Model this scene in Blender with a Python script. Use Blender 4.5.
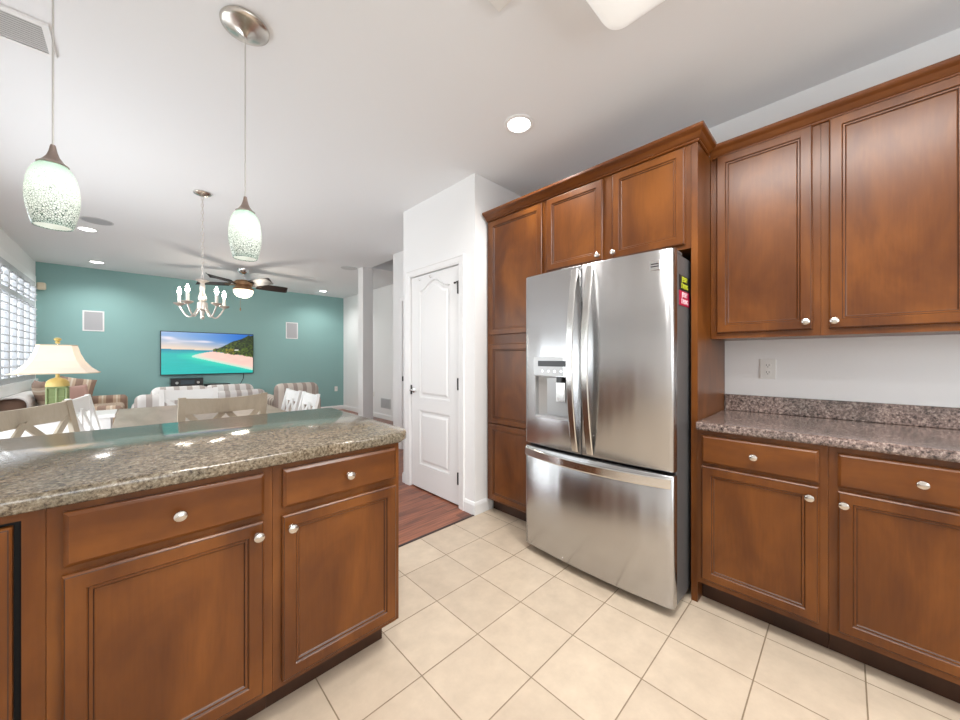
import bpy, bmesh, math, random
from mathutils import Vector, Matrix
PI = math.pi
R = math.radians
random.seed(7)
for o in list(bpy.data.objects):
    bpy.data.objects.remove(o, do_unlink=True)
scene = bpy.context.scene
col = scene.collection

# ---------------------------------------------------------------- camera
cam_d = bpy.data.cameras.new('camera')
cam = bpy.data.objects.new('camera', cam_d)
col.objects.link(cam)
cam.location = (0, 0, 1.227)
cam.rotation_euler = (R(90), 0, R(-44.1))
cam_d.sensor_width = 36
cam_d.lens = 354.4 / 960 * 36
cam_d.shift_y = -1.7 / 960
cam_d.clip_start = 0.02
scene.camera = cam

# ---------------------------------------------------------------- world, lights, exposure
CEIL = 2.68
world = bpy.data.worlds.new('world')
scene.world = world
world.use_nodes = True
bg = world.node_tree.nodes['Background']
bg.inputs[0].default_value = (0.93, 0.97, 1.0, 1)
bg.inputs[1].default_value = 1.4
scene.view_settings.view_transform = 'Standard'
scene.view_settings.look = 'None'
scene.view_settings.gamma = 1
scene.view_settings.use_curve_mapping = False
scene.view_settings.exposure = 0.1
scene.cycles.max_bounces = 10
scene.cycles.diffuse_bounces = 6
scene.cycles.glossy_bounces = 5
scene.cycles.transparent_max_bounces = 12
scene.cycles.use_denoising = True
scene.cycles.sample_clamp_indirect = 6


def area(name, loc, rot, sx, sy, power, colr=(1, 1, 1)):
    d = bpy.data.lights.new(name, 'AREA')
    d.shape = 'RECTANGLE'
    d.size = sx
    d.size_y = sy
    d.energy = power
    d.color = colr
    o = bpy.data.objects.new(name, d)
    col.objects.link(o)
    o.location = loc
    o.rotation_euler = rot
    return o


DAY = (0.90, 0.96, 1.0)
# daylight just outside the windows and glass door; back window unseen, added for fill
area('daylight_living_window', (-1.35, 6.70, 1.62), (R(90), 0, R(-90)), 3.0, 1.45, 55, DAY)
area('daylight_patio_door', (-1.35, 3.6, 1.08), (R(90), 0, R(-90)), 2.2, 2.05, 56, DAY)
area('added_back_daylight', (0.55, -2.35, 1.55), (R(90), 0, R(0)), 2.6, 1.3, 52, DAY)

# ---------------------------------------------------------------- materials


def newmat(name):
    m = bpy.data.materials.new(name)
    m.use_nodes = True
    nt = m.node_tree
    b = nt.nodes['Principled BSDF']
    return m, nt, b


def pmat(name, c, rough=0.5, metal=0.0, emit=None, es=0, coat=0, bump=0, bscale=200, spec=None):
    m, nt, b = newmat(name)
    b.inputs['Base Color'].default_value = (*c, 1)
    b.inputs['Roughness'].default_value = rough
    b.inputs['Metallic'].default_value = metal
    if spec is not None:
        b.inputs['Specular IOR Level'].default_value = spec
    if emit:
        b.inputs['Emission Color'].default_value = (*emit, 1)
        b.inputs['Emission Strength'].default_value = es
    if coat:
        b.inputs['Coat Weight'].default_value = coat
        b.inputs['Coat Roughness'].default_value = 0.15
    tc = nt.nodes.new('ShaderNodeTexCoord')
    n = nt.nodes.new('ShaderNodeTexNoise')
    n.inputs['Scale'].default_value = bscale
    nt.links.new(tc.outputs['Object'], n.inputs['Vector'])
    if bump:
        bp = nt.nodes.new('ShaderNodeBump')
        bp.inputs['Strength'].default_value = bump
        bp.inputs['Distance'].default_value = 0.002
        nt.links.new(n.outputs['Fac'], bp.inputs['Height'])
        nt.links.new(bp.outputs['Normal'], b.inputs['Normal'])
    return m


def ramp(nt, stops):
    r = nt.nodes.new('ShaderNodeValToRGB')
    e = r.color_ramp.elements
    while len(e) < len(stops):
        e.new(0.5)
    for i, (p, c) in enumerate(stops):
        e[i].position = p
        e[i].color = (*c, 1)
    return r


def wood_mat(name, c1, c2, c3, scale=(6, 6, 1.2), rough=0.28, coat=0.3):
    m, nt, b = newmat(name)
    tc = nt.nodes.new('ShaderNodeTexCoord')
    mp = nt.nodes.new('ShaderNodeMapping')
    mp.inputs['Scale'].default_value = scale
    nt.links.new(tc.outputs['Object'], mp.inputs['Vector'])
    n1 = nt.nodes.new('ShaderNodeTexNoise')
    n1.inputs['Scale'].default_value = 1.1
    n1.inputs['Detail'].default_value = 4
    n1.inputs['Distortion'].default_value = 0.6
    nt.links.new(mp.outputs[0], n1.inputs['Vector'])
    mp2 = nt.nodes.new('ShaderNodeMapping')
    mp2.inputs['Scale'].default_value = (scale[0] * 14, scale[1] * 14, scale[2] * 2.5)
    nt.links.new(tc.outputs['Object'], mp2.inputs['Vector'])
    n2 = nt.nodes.new('ShaderNodeTexNoise')
    n2.inputs['Scale'].default_value = 1.5
    n2.inputs['Detail'].default_value = 3
    nt.links.new(mp2.outputs[0], n2.inputs['Vector'])
    mx = nt.nodes.new('ShaderNodeMath')
    mx.operation = 'MULTIPLY_ADD'
    mx.inputs[1].default_value = 0.14
    nt.links.new(n2.outputs['Fac'], mx.inputs[0])
    mul = nt.nodes.new('ShaderNodeMath')
    mul.operation = 'MULTIPLY'
    mul.inputs[1].default_value = 0.86
    nt.links.new(n1.outputs['Fac'], mul.inputs[0])
    nt.links.new(mul.outputs[0], mx.inputs[2])
    r = ramp(nt, [(0.32, c1), (0.5, c2), (0.68, c3)])
    nt.links.new(mx.outputs[0], r.inputs[0])
    nt.links.new(r.outputs[0], b.inputs['Base Color'])
    b.inputs['Roughness'].default_value = rough
    b.inputs['Coat Weight'].default_value = coat
    b.inputs['Coat Roughness'].default_value = 0.25
    b.inputs['Specular IOR Level'].default_value = .4
    return m


M = {}
M['wood'] = wood_mat('stained_maple', (.078, .021, .003), (.125, .037, .0052), (.190, .061, .0095), scale=(5, 5, 2.2), rough=.30, coat=.0)
M['wood_h'] = wood_mat('stained_maple_horizontal', (.082, .023, .0035), (.130, .039, .0058), (.195, .063, .010), scale=(1.6, 1.6, 8), rough=.30, coat=.0)
M['crown'] = wood_mat('crown_stained_maple', (.085, .022, .004), (.125, .036, .006), (.17, .052, .009), scale=(1.6, 1.6, 8), rough=.28, coat=0)
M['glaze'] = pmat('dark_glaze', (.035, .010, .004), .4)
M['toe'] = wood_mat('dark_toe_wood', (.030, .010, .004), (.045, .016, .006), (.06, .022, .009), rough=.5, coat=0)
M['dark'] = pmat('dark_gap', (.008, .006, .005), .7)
M['wall'] = pmat('white_paint', (.84, .84, .84), .75, bump=.15)
M['ceil'] = pmat('ceiling_paint', (.84, .85, .865), .85, bump=.15)
M['trimw'] = pmat('white_trim_paint', (.85, .85, .85), .35)
M['shutter'] = pmat('shutter_enamel', (.50, .51, .53), .45)
M['teal'] = pmat('teal_paint', (.26, .445, .435), .7, bump=.15)
M['nickel'] = pmat('satin_nickel', (.62, .58, .53), .25, 1.0)
M['chrome'] = pmat('bright_chrome', (.8, .8, .8), .12, 1.0)
M['black'] = pmat('black_plastic', (.012, .012, .013), .3)
M['plast'] = pmat('white_plastic', (.80, .79, .76), .35)
M['grille'] = pmat('grey_grille', (.42, .42, .44), .6)
M['vent'] = pmat('vent_enamel', (.60, .60, .60), .5)
M['ventdark'] = pmat('vent_shadow_backing', (.06, .06, .06), .8)
M['ivory'] = pmat('ivory_plastic', (.72, .63, .48), .45)


def steel(name, c, rough, aniso):
    m, nt, b = newmat(name)
    b.inputs['Base Color'].default_value = (*c, 1)
    b.inputs['Metallic'].default_value = 1
    b.inputs['Roughness'].default_value = rough
    b.inputs['Anisotropic'].default_value = aniso
    b.inputs['Anisotropic Rotation'].default_value = .25
    t = nt.nodes.new('ShaderNodeTangent')
    t.direction_type = 'RADIAL'
    t.axis = 'Z'
    nt.links.new(t.outputs[0], b.inputs['Tangent'])
    tc = nt.nodes.new('ShaderNodeTexCoord')
    mp = nt.nodes.new('ShaderNodeMapping')
    mp.inputs['Scale'].default_value = (3, 3, 900)
    nt.links.new(tc.outputs['Object'], mp.inputs[0])
    n = nt.nodes.new('ShaderNodeTexNoise')
    n.inputs['Scale'].default_value = 1
    nt.links.new(mp.outputs[0], n.inputs['Vector'])
    mr = nt.nodes.new('ShaderNodeMapRange')
    mr.inputs['To Min'].default_value = rough - .01
    mr.inputs['To Max'].default_value = rough + .02
    nt.links.new(n.outputs['Fac'], mr.inputs['Value'])
    nt.links.new(mr.outputs[0], b.inputs['Roughness'])
    # very slight waviness of the sheet, long in height
    mp2 = nt.nodes.new('ShaderNodeMapping')
    mp2.inputs['Scale'].default_value = (6, 6, .6)
    nt.links.new(tc.outputs['Object'], mp2.inputs[0])
    n2 = nt.nodes.new('ShaderNodeTexNoise')
    n2.inputs['Scale'].default_value = 1.5
    n2.inputs['Detail'].default_value = 1
    nt.links.new(mp2.outputs[0], n2.inputs['Vector'])
    bp = nt.nodes.new('ShaderNodeBump')
    bp.inputs['Strength'].default_value = .22
    bp.inputs['Distance'].default_value = .02
    nt.links.new(n2.outputs['Fac'], bp.inputs['Height'])
    nt.links.new(bp.outputs['Normal'], b.inputs['Normal'])
    return m


M['steel'] = steel('brushed_stainless_steel', (.52, .52, .525), .25, .7)
M['steelh'] = steel('polished_stainless_handle', (.72, .71, .69), .18, .4)
M['fridgeside'] = pmat('grey_painted_steel', (.13, .128, .13), .4, .3, bump=.3, bscale=400)
M['recess'] = pmat('silver_plastic', (.42, .42, .42), .35, .5)


def granite(name, base, mid, light, dark):
    m, nt, b = newmat(name)
    tc = nt.nodes.new('ShaderNodeTexCoord')
    n1 = nt.nodes.new('ShaderNodeTexNoise')
    n1.inputs['Scale'].default_value = 95
    n1.inputs['Detail'].default_value = 5
    n1.inputs['Roughness'].default_value = .7
    nt.links.new(tc.outputs['Object'], n1.inputs['Vector'])
    r = ramp(nt, [(.36, dark), (.45, base), (.54, mid), (.66, light)])
    nt.links.new(n1.outputs['Fac'], r.inputs[0])
    n3 = nt.nodes.new('ShaderNodeTexNoise')
    n3.inputs['Scale'].default_value = 6
    n3.inputs['Detail'].default_value = 3
    nt.links.new(tc.outputs['Object'], n3.inputs['Vector'])
    r3 = ramp(nt, [(.35, (.78, .80, .78)), (.65, (1.2, 1.15, 1.1))])
    nt.links.new(n3.outputs['Fac'], r3.inputs[0])
    mx = nt.nodes.new('ShaderNodeMix')
    mx.data_type = 'RGBA'
    mx.blend_type = 'MULTIPLY'
    mx.inputs[0].default_value = 1
    nt.links.new(r.outputs[0], mx.inputs[6])
    nt.links.new(r3.outputs[0], mx.inputs[7])
    nt.links.new(mx.outputs[2], b.inputs['Base Color'])
    b.inputs['Roughness'].default_value = .12
    b.inputs['Specular IOR Level'].default_value = .7
    return m


M['granite'] = granite('speckled_brown_laminate', (.135, .105, .072), (.205, .170, .122), (.33, .285, .225), (.045, .033, .024))
M['granite2'] = granite('speckled_mauve_laminate', (.12, .088, .080), (.21, .155, .14), (.40, .33, .30), (.025, .018, .018))


def tile_mat():
    m, nt, b = newmat('beige_ceramic_tile')
    tc = nt.nodes.new('ShaderNodeTexCoord')
    mp = nt.nodes.new('ShaderNodeMapping')
    S = .2983
    mp.inputs['Location'].default_value = (-(1.09 - 10 * S), -(.842 - 12 * S), 0)
    nt.links.new(tc.outputs['Object'], mp.inputs[0])
    br = nt.nodes.new('ShaderNodeTexBrick')
    br.offset = 0
    br.squash = 1
    br.inputs['Scale'].default_value = 1
    br.inputs['Brick Width'].default_value = S
    br.inputs['Row Height'].default_value = S
    br.inputs['Mortar Size'].default_value = .0024
    br.inputs['Mortar Smooth'].default_value = .15
    br.inputs['Color1'].default_value = (.54, .445, .345, 1)
    br.inputs['Color2'].default_value = (.60, .50, .39, 1)
    br.inputs['Mortar'].default_value = (.26, .195, .13, 1)
    nt.links.new(mp.outputs[0], br.inputs['Vector'])
    n = nt.nodes.new('ShaderNodeTexNoise')
    n.inputs['Scale'].default_value = 9
    n.inputs['Detail'].default_value = 6
    n.inputs['Roughness'].default_value = .65
    nt.links.new(tc.outputs['Object'], n.inputs['Vector'])
    r = ramp(nt, [(.3, (.90, .88, .86)), (.7, (1.08, 1.07, 1.05))])
    nt.links.new(n.outputs['Fac'], r.inputs[0])
    mx = nt.nodes.new('ShaderNodeMix')
    mx.data_type = 'RGBA'
    mx.blend_type = 'MULTIPLY'
    mx.inputs[0].default_value = 1
    nt.links.new(br.outputs['Color'], mx.inputs[6])
    nt.links.new(r.outputs[0], mx.inputs[7])
    nt.links.new(mx.outputs[2], b.inputs['Base Color'])
    b.inputs['Roughness'].default_value = .38
    bp = nt.nodes.new('ShaderNodeBump')
    bp.invert = True
    bp.inputs['Strength'].default_value = .6
    bp.inputs['Distance'].default_value = .003
    nt.links.new(br.outputs['Fac'], bp.inputs['Height'])
    nt.links.new(bp.outputs['Normal'], b.inputs['Normal'])
    return m


M['tile'] = tile_mat()


def plank_mat():
    m, nt, b = newmat('cherry_laminate_planks')
    tc = nt.nodes.new('ShaderNodeTexCoord')
    br = nt.nodes.new('ShaderNodeTexBrick')
    br.offset = .37
    br.inputs['Scale'].default_value = 1
    br.inputs['Brick Width'].default_value = 1.1
    br.inputs['Row Height'].default_value = .085
    br.inputs['Mortar Size'].default_value = .0012
    br.inputs['Color1'].default_value = (.15, .044, .024, 1)
    br.inputs['Color2'].default_value = (.30, .105, .055, 1)
    br.inputs['Mortar'].default_value = (.04, .012, .01, 1)
    nt.links.new(tc.outputs['Object'], br.inputs['Vector'])
    mp = nt.nodes.new('ShaderNodeMapping')
    mp.inputs['Scale'].default_value = (3, 45, 1)
    nt.links.new(tc.outputs['Object'], mp.inputs[0])
    n = nt.nodes.new('ShaderNodeTexNoise')
    n.inputs['Scale'].default_value = 1
    n.inputs['Detail'].default_value = 4
    nt.links.new(mp.outputs[0], n.inputs['Vector'])
    r = ramp(nt, [(.3, (.5, .48, .5)), (.7, (1.6, 1.65, 1.65))])
    nt.links.new(n.outputs['Fac'], r.inputs[0])
    mx = nt.nodes.new('ShaderNodeMix')
    mx.data_type = 'RGBA'
    mx.blend_type = 'MULTIPLY'
    mx.inputs[0].default_value = 1
    nt.links.new(br.outputs['Color'], mx.inputs[6])
    nt.links.new(r.outputs[0], mx.inputs[7])
    nt.links.new(mx.outputs[2], b.inputs['Base Color'])
    b.inputs['Roughness'].default_value = .3
    return m


M['plank'] = plank_mat()


def stripe_mat(name, cols, width, axis=0, rough=.9):
    """woven stripes running across an object axis"""
    m, nt, b = newmat(name)
    tc = nt.nodes.new('ShaderNodeTexCoord')
    sp = nt.nodes.new('ShaderNodeSeparateXYZ')
    nt.links.new(tc.outputs['Object'], sp.inputs[0])
    d = nt.nodes.new('ShaderNodeMath')
    d.operation = 'DIVIDE'
    d.inputs[1].default_value = width
    nt.links.new(sp.outputs[axis], d.inputs[0])
    f = nt.nodes.new('ShaderNodeMath')
    f.operation = 'FRACT'
    nt.links.new(d.outputs[0], f.inputs[0])
    r = ramp(nt, cols)
    r.color_ramp.interpolation = 'CONSTANT'
    nt.links.new(f.outputs[0], r.inputs[0])
    nt.links.new(r.outputs[0], b.inputs['Base Color'])
    b.inputs['Roughness'].default_value = rough
    return m


BR = (.30, .20, .15)
BE = (.55, .42, .31)
CR = (.68, .60, .50)
GW = (.72, .70, .68)
GG = (.45, .40, .37)
for ax, s in ((0, 'across'), (1, 'along'), (2, 'level')):
    M['brown_' + s] = stripe_mat('brown_beige_stripe_' + s, [(0, BR), (.28, BE), (.5, CR), (.62, BE), (.8, BR)], .15, ax)
    M['grey_' + s] = stripe_mat('grey_white_stripe_' + s, [(0, GW), (.42, GG), (.85, GW)], .125, ax)

for ax, s in ((0, 'across'), (1, 'along')):
    M['greige_' + s] = stripe_mat('greige_stripe_' + s, [(0, (.62, .56, .50)), (.42, (.38, .31, .27)), (.85, (.62, .56, .50))], .125, ax)
M['chairw'] = pmat('white_painted_wood', (.82, .82, .81), .4)
M['chairb'] = wood_mat('driftwood_beige', (.36, .31, .235), (.44, .38, .29), (.50, .44, .345), scale=(8, 8, 3), rough=.5, coat=0)
M['tablew'] = wood_mat('light_oak_tabletop', (.30, .21, .145), (.38, .275, .20), (.45, .34, .26), scale=(9, 1.5, 3), rough=.35, coat=.2)
M['screen'] = None

# ---------------------------------------------------------------- mesh helpers
ORG = Vector((0, 0, 0))


class MB:
    def __init__(s):
        s.bm = bmesh.new()

    def box(s, x0, x1, y0, y1, z0, z1, bev=0, seg=2, mi=0):
        x0, x1 = min(x0, x1), max(x0, x1)
        y0, y1 = min(y0, y1), max(y0, y1)
        z0, z1 = min(z0, z1), max(z0, z1)
        v = [s.bm.verts.new(p) for p in ((x0, y0, z0), (x1, y0, z0), (x1, y1, z0), (x0, y1, z0), (x0, y0, z1), (x1, y0, z1), (x1, y1, z1), (x0, y1, z1))]
        fs = [s.bm.faces.new([v[i] for i in q]) for q in ((3, 2, 1, 0), (4, 5, 6, 7), (0, 1, 5, 4), (1, 2, 6, 5), (2, 3, 7, 6), (3, 0, 4, 7))]
        for f in fs:
            f.material_index = mi
        if bev > 0:
            es = list({e for f in fs for e in f.edges})
            bmesh.ops.bevel(s.bm, geom=es, offset=bev, segments=seg, profile=.5, affect='EDGES')
        return s

    def rings(s, rl, cap0=True, cap1=True, mis=None):
        """rl: list of closed loops of points with the same count"""
        L = [[s.bm.verts.new(p) for p in r] for r in rl]
        n = len(L[0])
        for i in range(len(L) - 1):
            for j in range(n):
                k = (j + 1) % n
                f = s.bm.faces.new((L[i][j], L[i][k], L[i + 1][k], L[i + 1][j]))
                if mis:
                    f.material_index = mis[i]
        if cap0:
            s.bm.faces.new(list(reversed(L[0])))
        if cap1:
            s.bm.faces.new(L[-1])
        return s

    def lathe(s, prof, cx=0, cy=0, cz=0, n=24, axis='z', cap0=False, cap1=False):
        rl = []
        for (r, h) in prof:
            r = max(r, 1e-5)
            ring = []
            for j in range(n):
                a = 2 * PI * j / n
                if axis == 'z':
                    ring.append((cx + r * math.cos(a), cy + r * math.sin(a), cz + h))
                elif axis == 'x':
                    ring.append((cx + h, cy + r * math.cos(a), cz + r * math.sin(a)))
                else:
                    ring.append((cx + r * math.cos(a), cy + h, cz + r * math.sin(a)))
            rl.append(ring)
        return s.rings(rl, cap0, cap1)

    def tube(s, pts, r, n=8, closed=False):
        pts = [Vector(p) for p in pts]
        rr = r if isinstance(r, (list, tuple)) else [r] * len(pts)
        rl = []
        up = None
        for i, p in enumerate(pts):
            if closed:
                t = (pts[(i + 1) % len(pts)] - pts[i - 1]).normalized()
            else:
                t = (pts[min(i + 1, len(pts) - 1)] - pts[max(i - 1, 0)]).normalized()
            if up is None:
                up = Vector((0, 0, 1)) if abs(t.z) < .9 else Vector((1, 0, 0))
            a = t.cross(up).normalized()
            b2 = a.cross(t).normalized()
            up = b2
            rl.append([p + (a * math.cos(2 * PI * j / n) + b2 * math.sin(2 * PI * j / n)) * rr[i] for j in range(n)])
        if closed:
            rl.append(rl[0])
            return s.rings(rl, False, False)
        return s.rings(rl)

    def beam(s, p0, p1, w, t, up=(0, 0, 1), bev=0):
        """rectangular bar from p0 to p1; w across, t along 'up'-ish"""
        p0, p1 = Vector(p0), Vector(p1)
        d = (p1 - p0).normalized()
        a = d.cross(Vector(up)).normalized()
        b2 = a.cross(d).normalized()
        q = [(-1, -1), (1, -1), (1, 1), (-1, 1)]
        rl = [[p + a * (w / 2 * i) + b2 * (t / 2 * j) for i, j in q] for p in (p0, p1)]
        return s.rings(rl)

    def prism(s, poly, z0, z1):
        return s.rings([[(x, y, z0) for x, y in poly], [(x, y, z1) for x, y in poly]])

    def build(s, name, mat, parent=None, smooth=False, world=True, angle=40):
        bm = s.bm
        bmesh.ops.remove_doubles(bm, verts=bm.verts, dist=1e-6)
        bmesh.ops.recalc_face_normals(bm, faces=bm.faces)
        me = bpy.data.meshes.new(name)
        if world:
            bmesh.ops.translate(bm, verts=bm.verts, vec=-ORG)
        bm.to_mesh(me)
        bm.free()
        mats = mat if isinstance(mat, (list, tuple)) else [mat]
        for m in mats:
            me.materials.append(m)
        if smooth:
            me.polygons.foreach_set('use_smooth', [True] * len(me.polygons))
            try:
                me.set_sharp_from_angle(angle=R(angle))
            except Exception:
                pass
        o = bpy.data.objects.new(name, me)
        col.objects.link(o)
        if parent is not None:
            o.parent = parent
        elif world:
            o.location = ORG
        return o


def setorg(v):
    global ORG
    ORG = Vector(v)


def tag(o, label, cat, group=None, kind=None):
    o['label'] = label
    o['category'] = cat
    if group:
        o['group'] = group
    if kind:
        o['kind'] = kind
    return o


def thing(name, label, cat, loc, rotz=0, group=None, world=True):
    """an Empty at the base; world=True: parts are then given in world coordinates"""
    o = bpy.data.objects.new(name, None)
    o.empty_display_size = .1
    col.objects.link(o)
    o.location = loc
    o.rotation_euler = (0, 0, rotz)
    tag(o, label, cat, group)
    setorg(loc if world else (0, 0, 0))
    return o


def single(name, label, cat, loc):
    setorg(loc)
    return (name, label, cat)


def struct(name, mb, m, label=None):
    setorg((0, 0, 0))
    o = mb.build(name, m)
    o['kind'] = 'structure'
    if label:
        o['label'] = label
    return o


def copy_tree(o, parent=None):
    c = o.copy()
    col.objects.link(c)
    if parent:
        c.parent = parent
    for ch in list(o.children):
        copy_tree(ch, c)
    return c


# face mapping: cabinets along y face -x ; cabinets along x face -y
def FY(plane):
    return lambda a, z, d: (plane - d, a, z)


def FX(plane):
    return lambda a, z, d: (a, plane - d, z)


def ringrect(P, a0, a1, z0, z1, prof):
    a0, a1 = min(a0, a1), max(a0, a1)
    return [[P(a0 + i, z0 + i, d), P(a1 - i, z0 + i, d), P(a1 - i, z1 - i, d), P(a0 + i, z1 - i, d)] for i, d in prof]


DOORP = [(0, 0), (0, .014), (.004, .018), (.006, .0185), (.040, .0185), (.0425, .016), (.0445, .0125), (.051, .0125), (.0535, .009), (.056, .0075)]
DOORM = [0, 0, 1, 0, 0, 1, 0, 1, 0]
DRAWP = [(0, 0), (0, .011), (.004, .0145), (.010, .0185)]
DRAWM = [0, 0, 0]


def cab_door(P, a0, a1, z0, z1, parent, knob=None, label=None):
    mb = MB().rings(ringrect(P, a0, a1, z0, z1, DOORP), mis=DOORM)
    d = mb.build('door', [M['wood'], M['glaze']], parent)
    if label:
        d['label'] = label
    if knob:
        add_knob(P, knob[0], knob[1], d)
    return d


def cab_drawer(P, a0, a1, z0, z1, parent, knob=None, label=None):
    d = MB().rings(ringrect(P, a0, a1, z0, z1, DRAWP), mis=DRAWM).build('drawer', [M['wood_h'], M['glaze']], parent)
    if label:
        d['label'] = label
    if knob:
        add_knob(P, knob[0], knob[1], d)
    return d


def add_knob(P, a, z, parent):
    prof = [(.0085, .0), (.0085, .003), (.005, .005), (.0048, .012), (.008, .015), (.0145, .018), (.0165, .022), (.0150, .0265), (.010, .029), (.003, .0305), (.0, .0307)]
    n = 20
    rl = []
    for r, h in prof:
        ring = []
        for j in range(n):
            t = 2 * PI * j / n
            ring.append(P(a + 1.0 * max(r, 1e-5) * math.cos(t), z + .92 * max(r, 1e-5) * math.sin(t), .0185 + h))
        rl.append(ring)
    return MB().rings(rl).build('knob', M['nickel'], parent, smooth=True)


def sweep(path, outs, prof):
    """closed profile (out, z) swept along path (x,y) with out vectors"""
    return [[(p[0] + o[0] * q[0], p[1] + o[1] * q[0], q[1]) for q in prof] for p, o in zip(path, outs)]


def wall_grid(mb, axis, plane, thick, a0, a1, z0, z1, holes):
    """wall slab along axis ('x' or 'y') between a0,a1 with rectangular holes (a0,a1,z0,z1), made of boxes"""
    As = sorted({a0, a1, *[h[0] for h in holes], *[h[1] for h in holes]})
    Zs = sorted({z0, z1, *[h[2] for h in holes], *[h[3] for h in holes]})
    for i in range(len(As) - 1):
        for j in range(len(Zs) - 1):
            ac, zc = (As[i] + As[i + 1]) / 2, (Zs[j] + Zs[j + 1]) / 2
            if any(h[0] < ac < h[1] and h[2] < zc < h[3] for h in holes):
                continue
            if axis == 'y':
                mb.box(plane, plane + thick, As[i], As[i + 1], Zs[j], Zs[j + 1])
            else:
                mb.box(As[i], As[i + 1], plane, plane + thick, Zs[j], Zs[j + 1])
    return mb


# ---------------------------------------------------------------- the room
XL, XR, YB, YT = -1.09, 2.60, -2.05, 8.47
struct('floor', MB().box(XL - .15, XR, YB - .1, 2.024, -.1, 0), M['tile'])
struct('floor_wood', MB().box(XL - .15, 3.75, 2.024, YT + .1, -.1, 0), M['plank'])
struct('trim_1', MB().box(XL, 1.905, 2.014, 2.034, 0, .004, .002, 1), pmat('dark_transition_strip', (.03, .015, .012), .4))
# ceiling with the open stairwell over the hall
H0, H1, HY0, HY1 = 2.70, 3.60, 3.3, 5.29
cb = MB()
for (a, b_, c, d_) in ((XL - .15, H0, YB - .1, YT + .1), (H0, 3.75, YB - .1, HY0), (H0, 3.75, HY1, YT + .1)):
    cb.box(a, b_, c, d_, CEIL, CEIL + .12)
struct('ceiling', cb, M['ceil'])
sb = MB()
sb.box(H0 - .1, H0, HY0, HY1, CEIL + .12, 3.9).box(H1, H1 + .12, HY0, HY1, CEIL, 3.9)
sb.box(H0 - .1, H1 + .12, HY0 - .1, HY0, CEIL + .12, 3.9).box(H0 - .1, H1 + .12, HY1, HY1 + .1, CEIL + .12, 3.9)
sb.box(H0 - .1, H1 + .12, HY0 - .1, HY1 + .1, 3.9, 4.0)
struct('ceiling_stairwell', sb, M['wall'])

# walls
LW = [(5.25, 8.17, .93, 2.33), (2.5, 4.7, 0.0, 2.06)]
struct('wall_left', wall_grid(MB(), 'y', XL, -.15, YB - .1, YT + .1, 0, CEIL, LW), M['wall'])
ADDED_WIN = (-.7, 1.8, 1.0, 2.15)  # opening for an invented back window that lets fill light in
struct('wall_back', wall_grid(MB(), 'x', YB, -.15, XL, XR, 0, CEIL, [ADDED_WIN]), M['wall'])
struct('wall_right', MB().box(XR, XR + .15, YB - .1, 2.024, 0, CEIL), M['wall'])
struct('wall_teal', MB().box(XL, 3.60, YT, YT + .1, 0, CEIL), M['teal'])
struct('wall_hall', MB().box(3.60, 3.72, 3.07, YT + .1, 0, CEIL), M['wall'])
# pantry box with the door opening
PX = 1.905
pb = MB()
pb.box(PX, 2.60, 2.024, 2.205, 0, CEIL).box(PX, 2.60, 2.93, 3.06, 0, CEIL).box(PX, 2.60, 2.205, 2.93, 2.005, CEIL).box(1.975, 2.60, 2.205, 2.93, 0, 2.005)
struct('wall_pantry', pb, M['wall'])
# wall between dining room and hall, with a cased doorway
wb = wall_grid(MB(), 'y', 2.58, .12, 3.06, 4.41, 0, CEIL, [(3.35, 4.165, 0, 2.0)])
struct('wall_stair', wb, M['wall'])
struct('wall_hall_end', MB().box(2.70, 3.60, 3.06, 3.16, 0, CEIL), M['wall'])
struct('wall_post', MB().box(2.58, 2.75, 5.33, 5.50, 0, CEIL), M['trimw'])


def baseboard(name, path, outs):
    prof = [(0, 0), (.014, 0), (.014, .075), (.008, .092), (.004, .098), (0, .098)]
    b = MB().rings(sweep(path, outs, prof))
    return struct(name, b, M['trimw'])


baseboard('baseboard_pantry', [(2.095, 2.024), (PX, 2.024), (PX, 2.14)], [(0, -1), (-1, -1), (-1, 0)])
baseboard('baseboard_pantry_left', [(PX, 2.995), (PX, 3.06)], [(-1, 0), (-1, 0)])
baseboard('baseboard_teal', [(XL, YT), (3.60, YT), (3.60, 3.16)], [(0, -1), (-1, -1), (-1, 0)])
baseboard('baseboard_left', [(XL, 8.45), (XL, 4.8)], [(1, 0), (1, 0)])

# pantry door (door_1)
d1 = bpy.data.objects.new('door_1', None)
col.objects.link(d1)
d1.location = (PX, 2.57, 0)
d1['kind'] = 'structure'
setorg(d1.location)


def arch_loop(a0, a1, z0, z1, ins, rise, d, n=16):
    a0 += ins
    a1 -= ins
    z0 += ins
    z1 -= ins
    pts = [(a0, z0), (a1, z0)]
    for i in range(n + 1):
        t = i / n
        a = a1 + (a0 - a1) * t
        u_ = abs(2 * t - 1)
        k = 0 if rise == 0 else rise * (0.5 + 0.5 * math.cos(PI * min(1, u_ / .92)))
        pts.append((a, z1 + k))
    return [(PX + .022 - d, a, z) for a, z in pts]


leaf = MB()
leaf.box(PX + .030, PX + .065, 2.212, 2.924, .012, 1.998)
# outer face pieces leave the panels; panels are raised fields set in a moulded sunk border
px0, px1 = 2.345, 2.79
P2 = (2.345, 2.79, .235, .74)
P1 = (2.345, 2.79, .86, 1.86)
leaf.box(PX + .020, PX + .032, 2.212, px0, .012, 1.998)
leaf.box(PX + .020, PX + .032, px1, 2.924, .012, 1.998)
leaf.box(PX + .020, PX + .032, px0, px1, .012, P2[2])
leaf.box(PX + .020, PX + .032, px0, px1, P2[3], P1[2])
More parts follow.
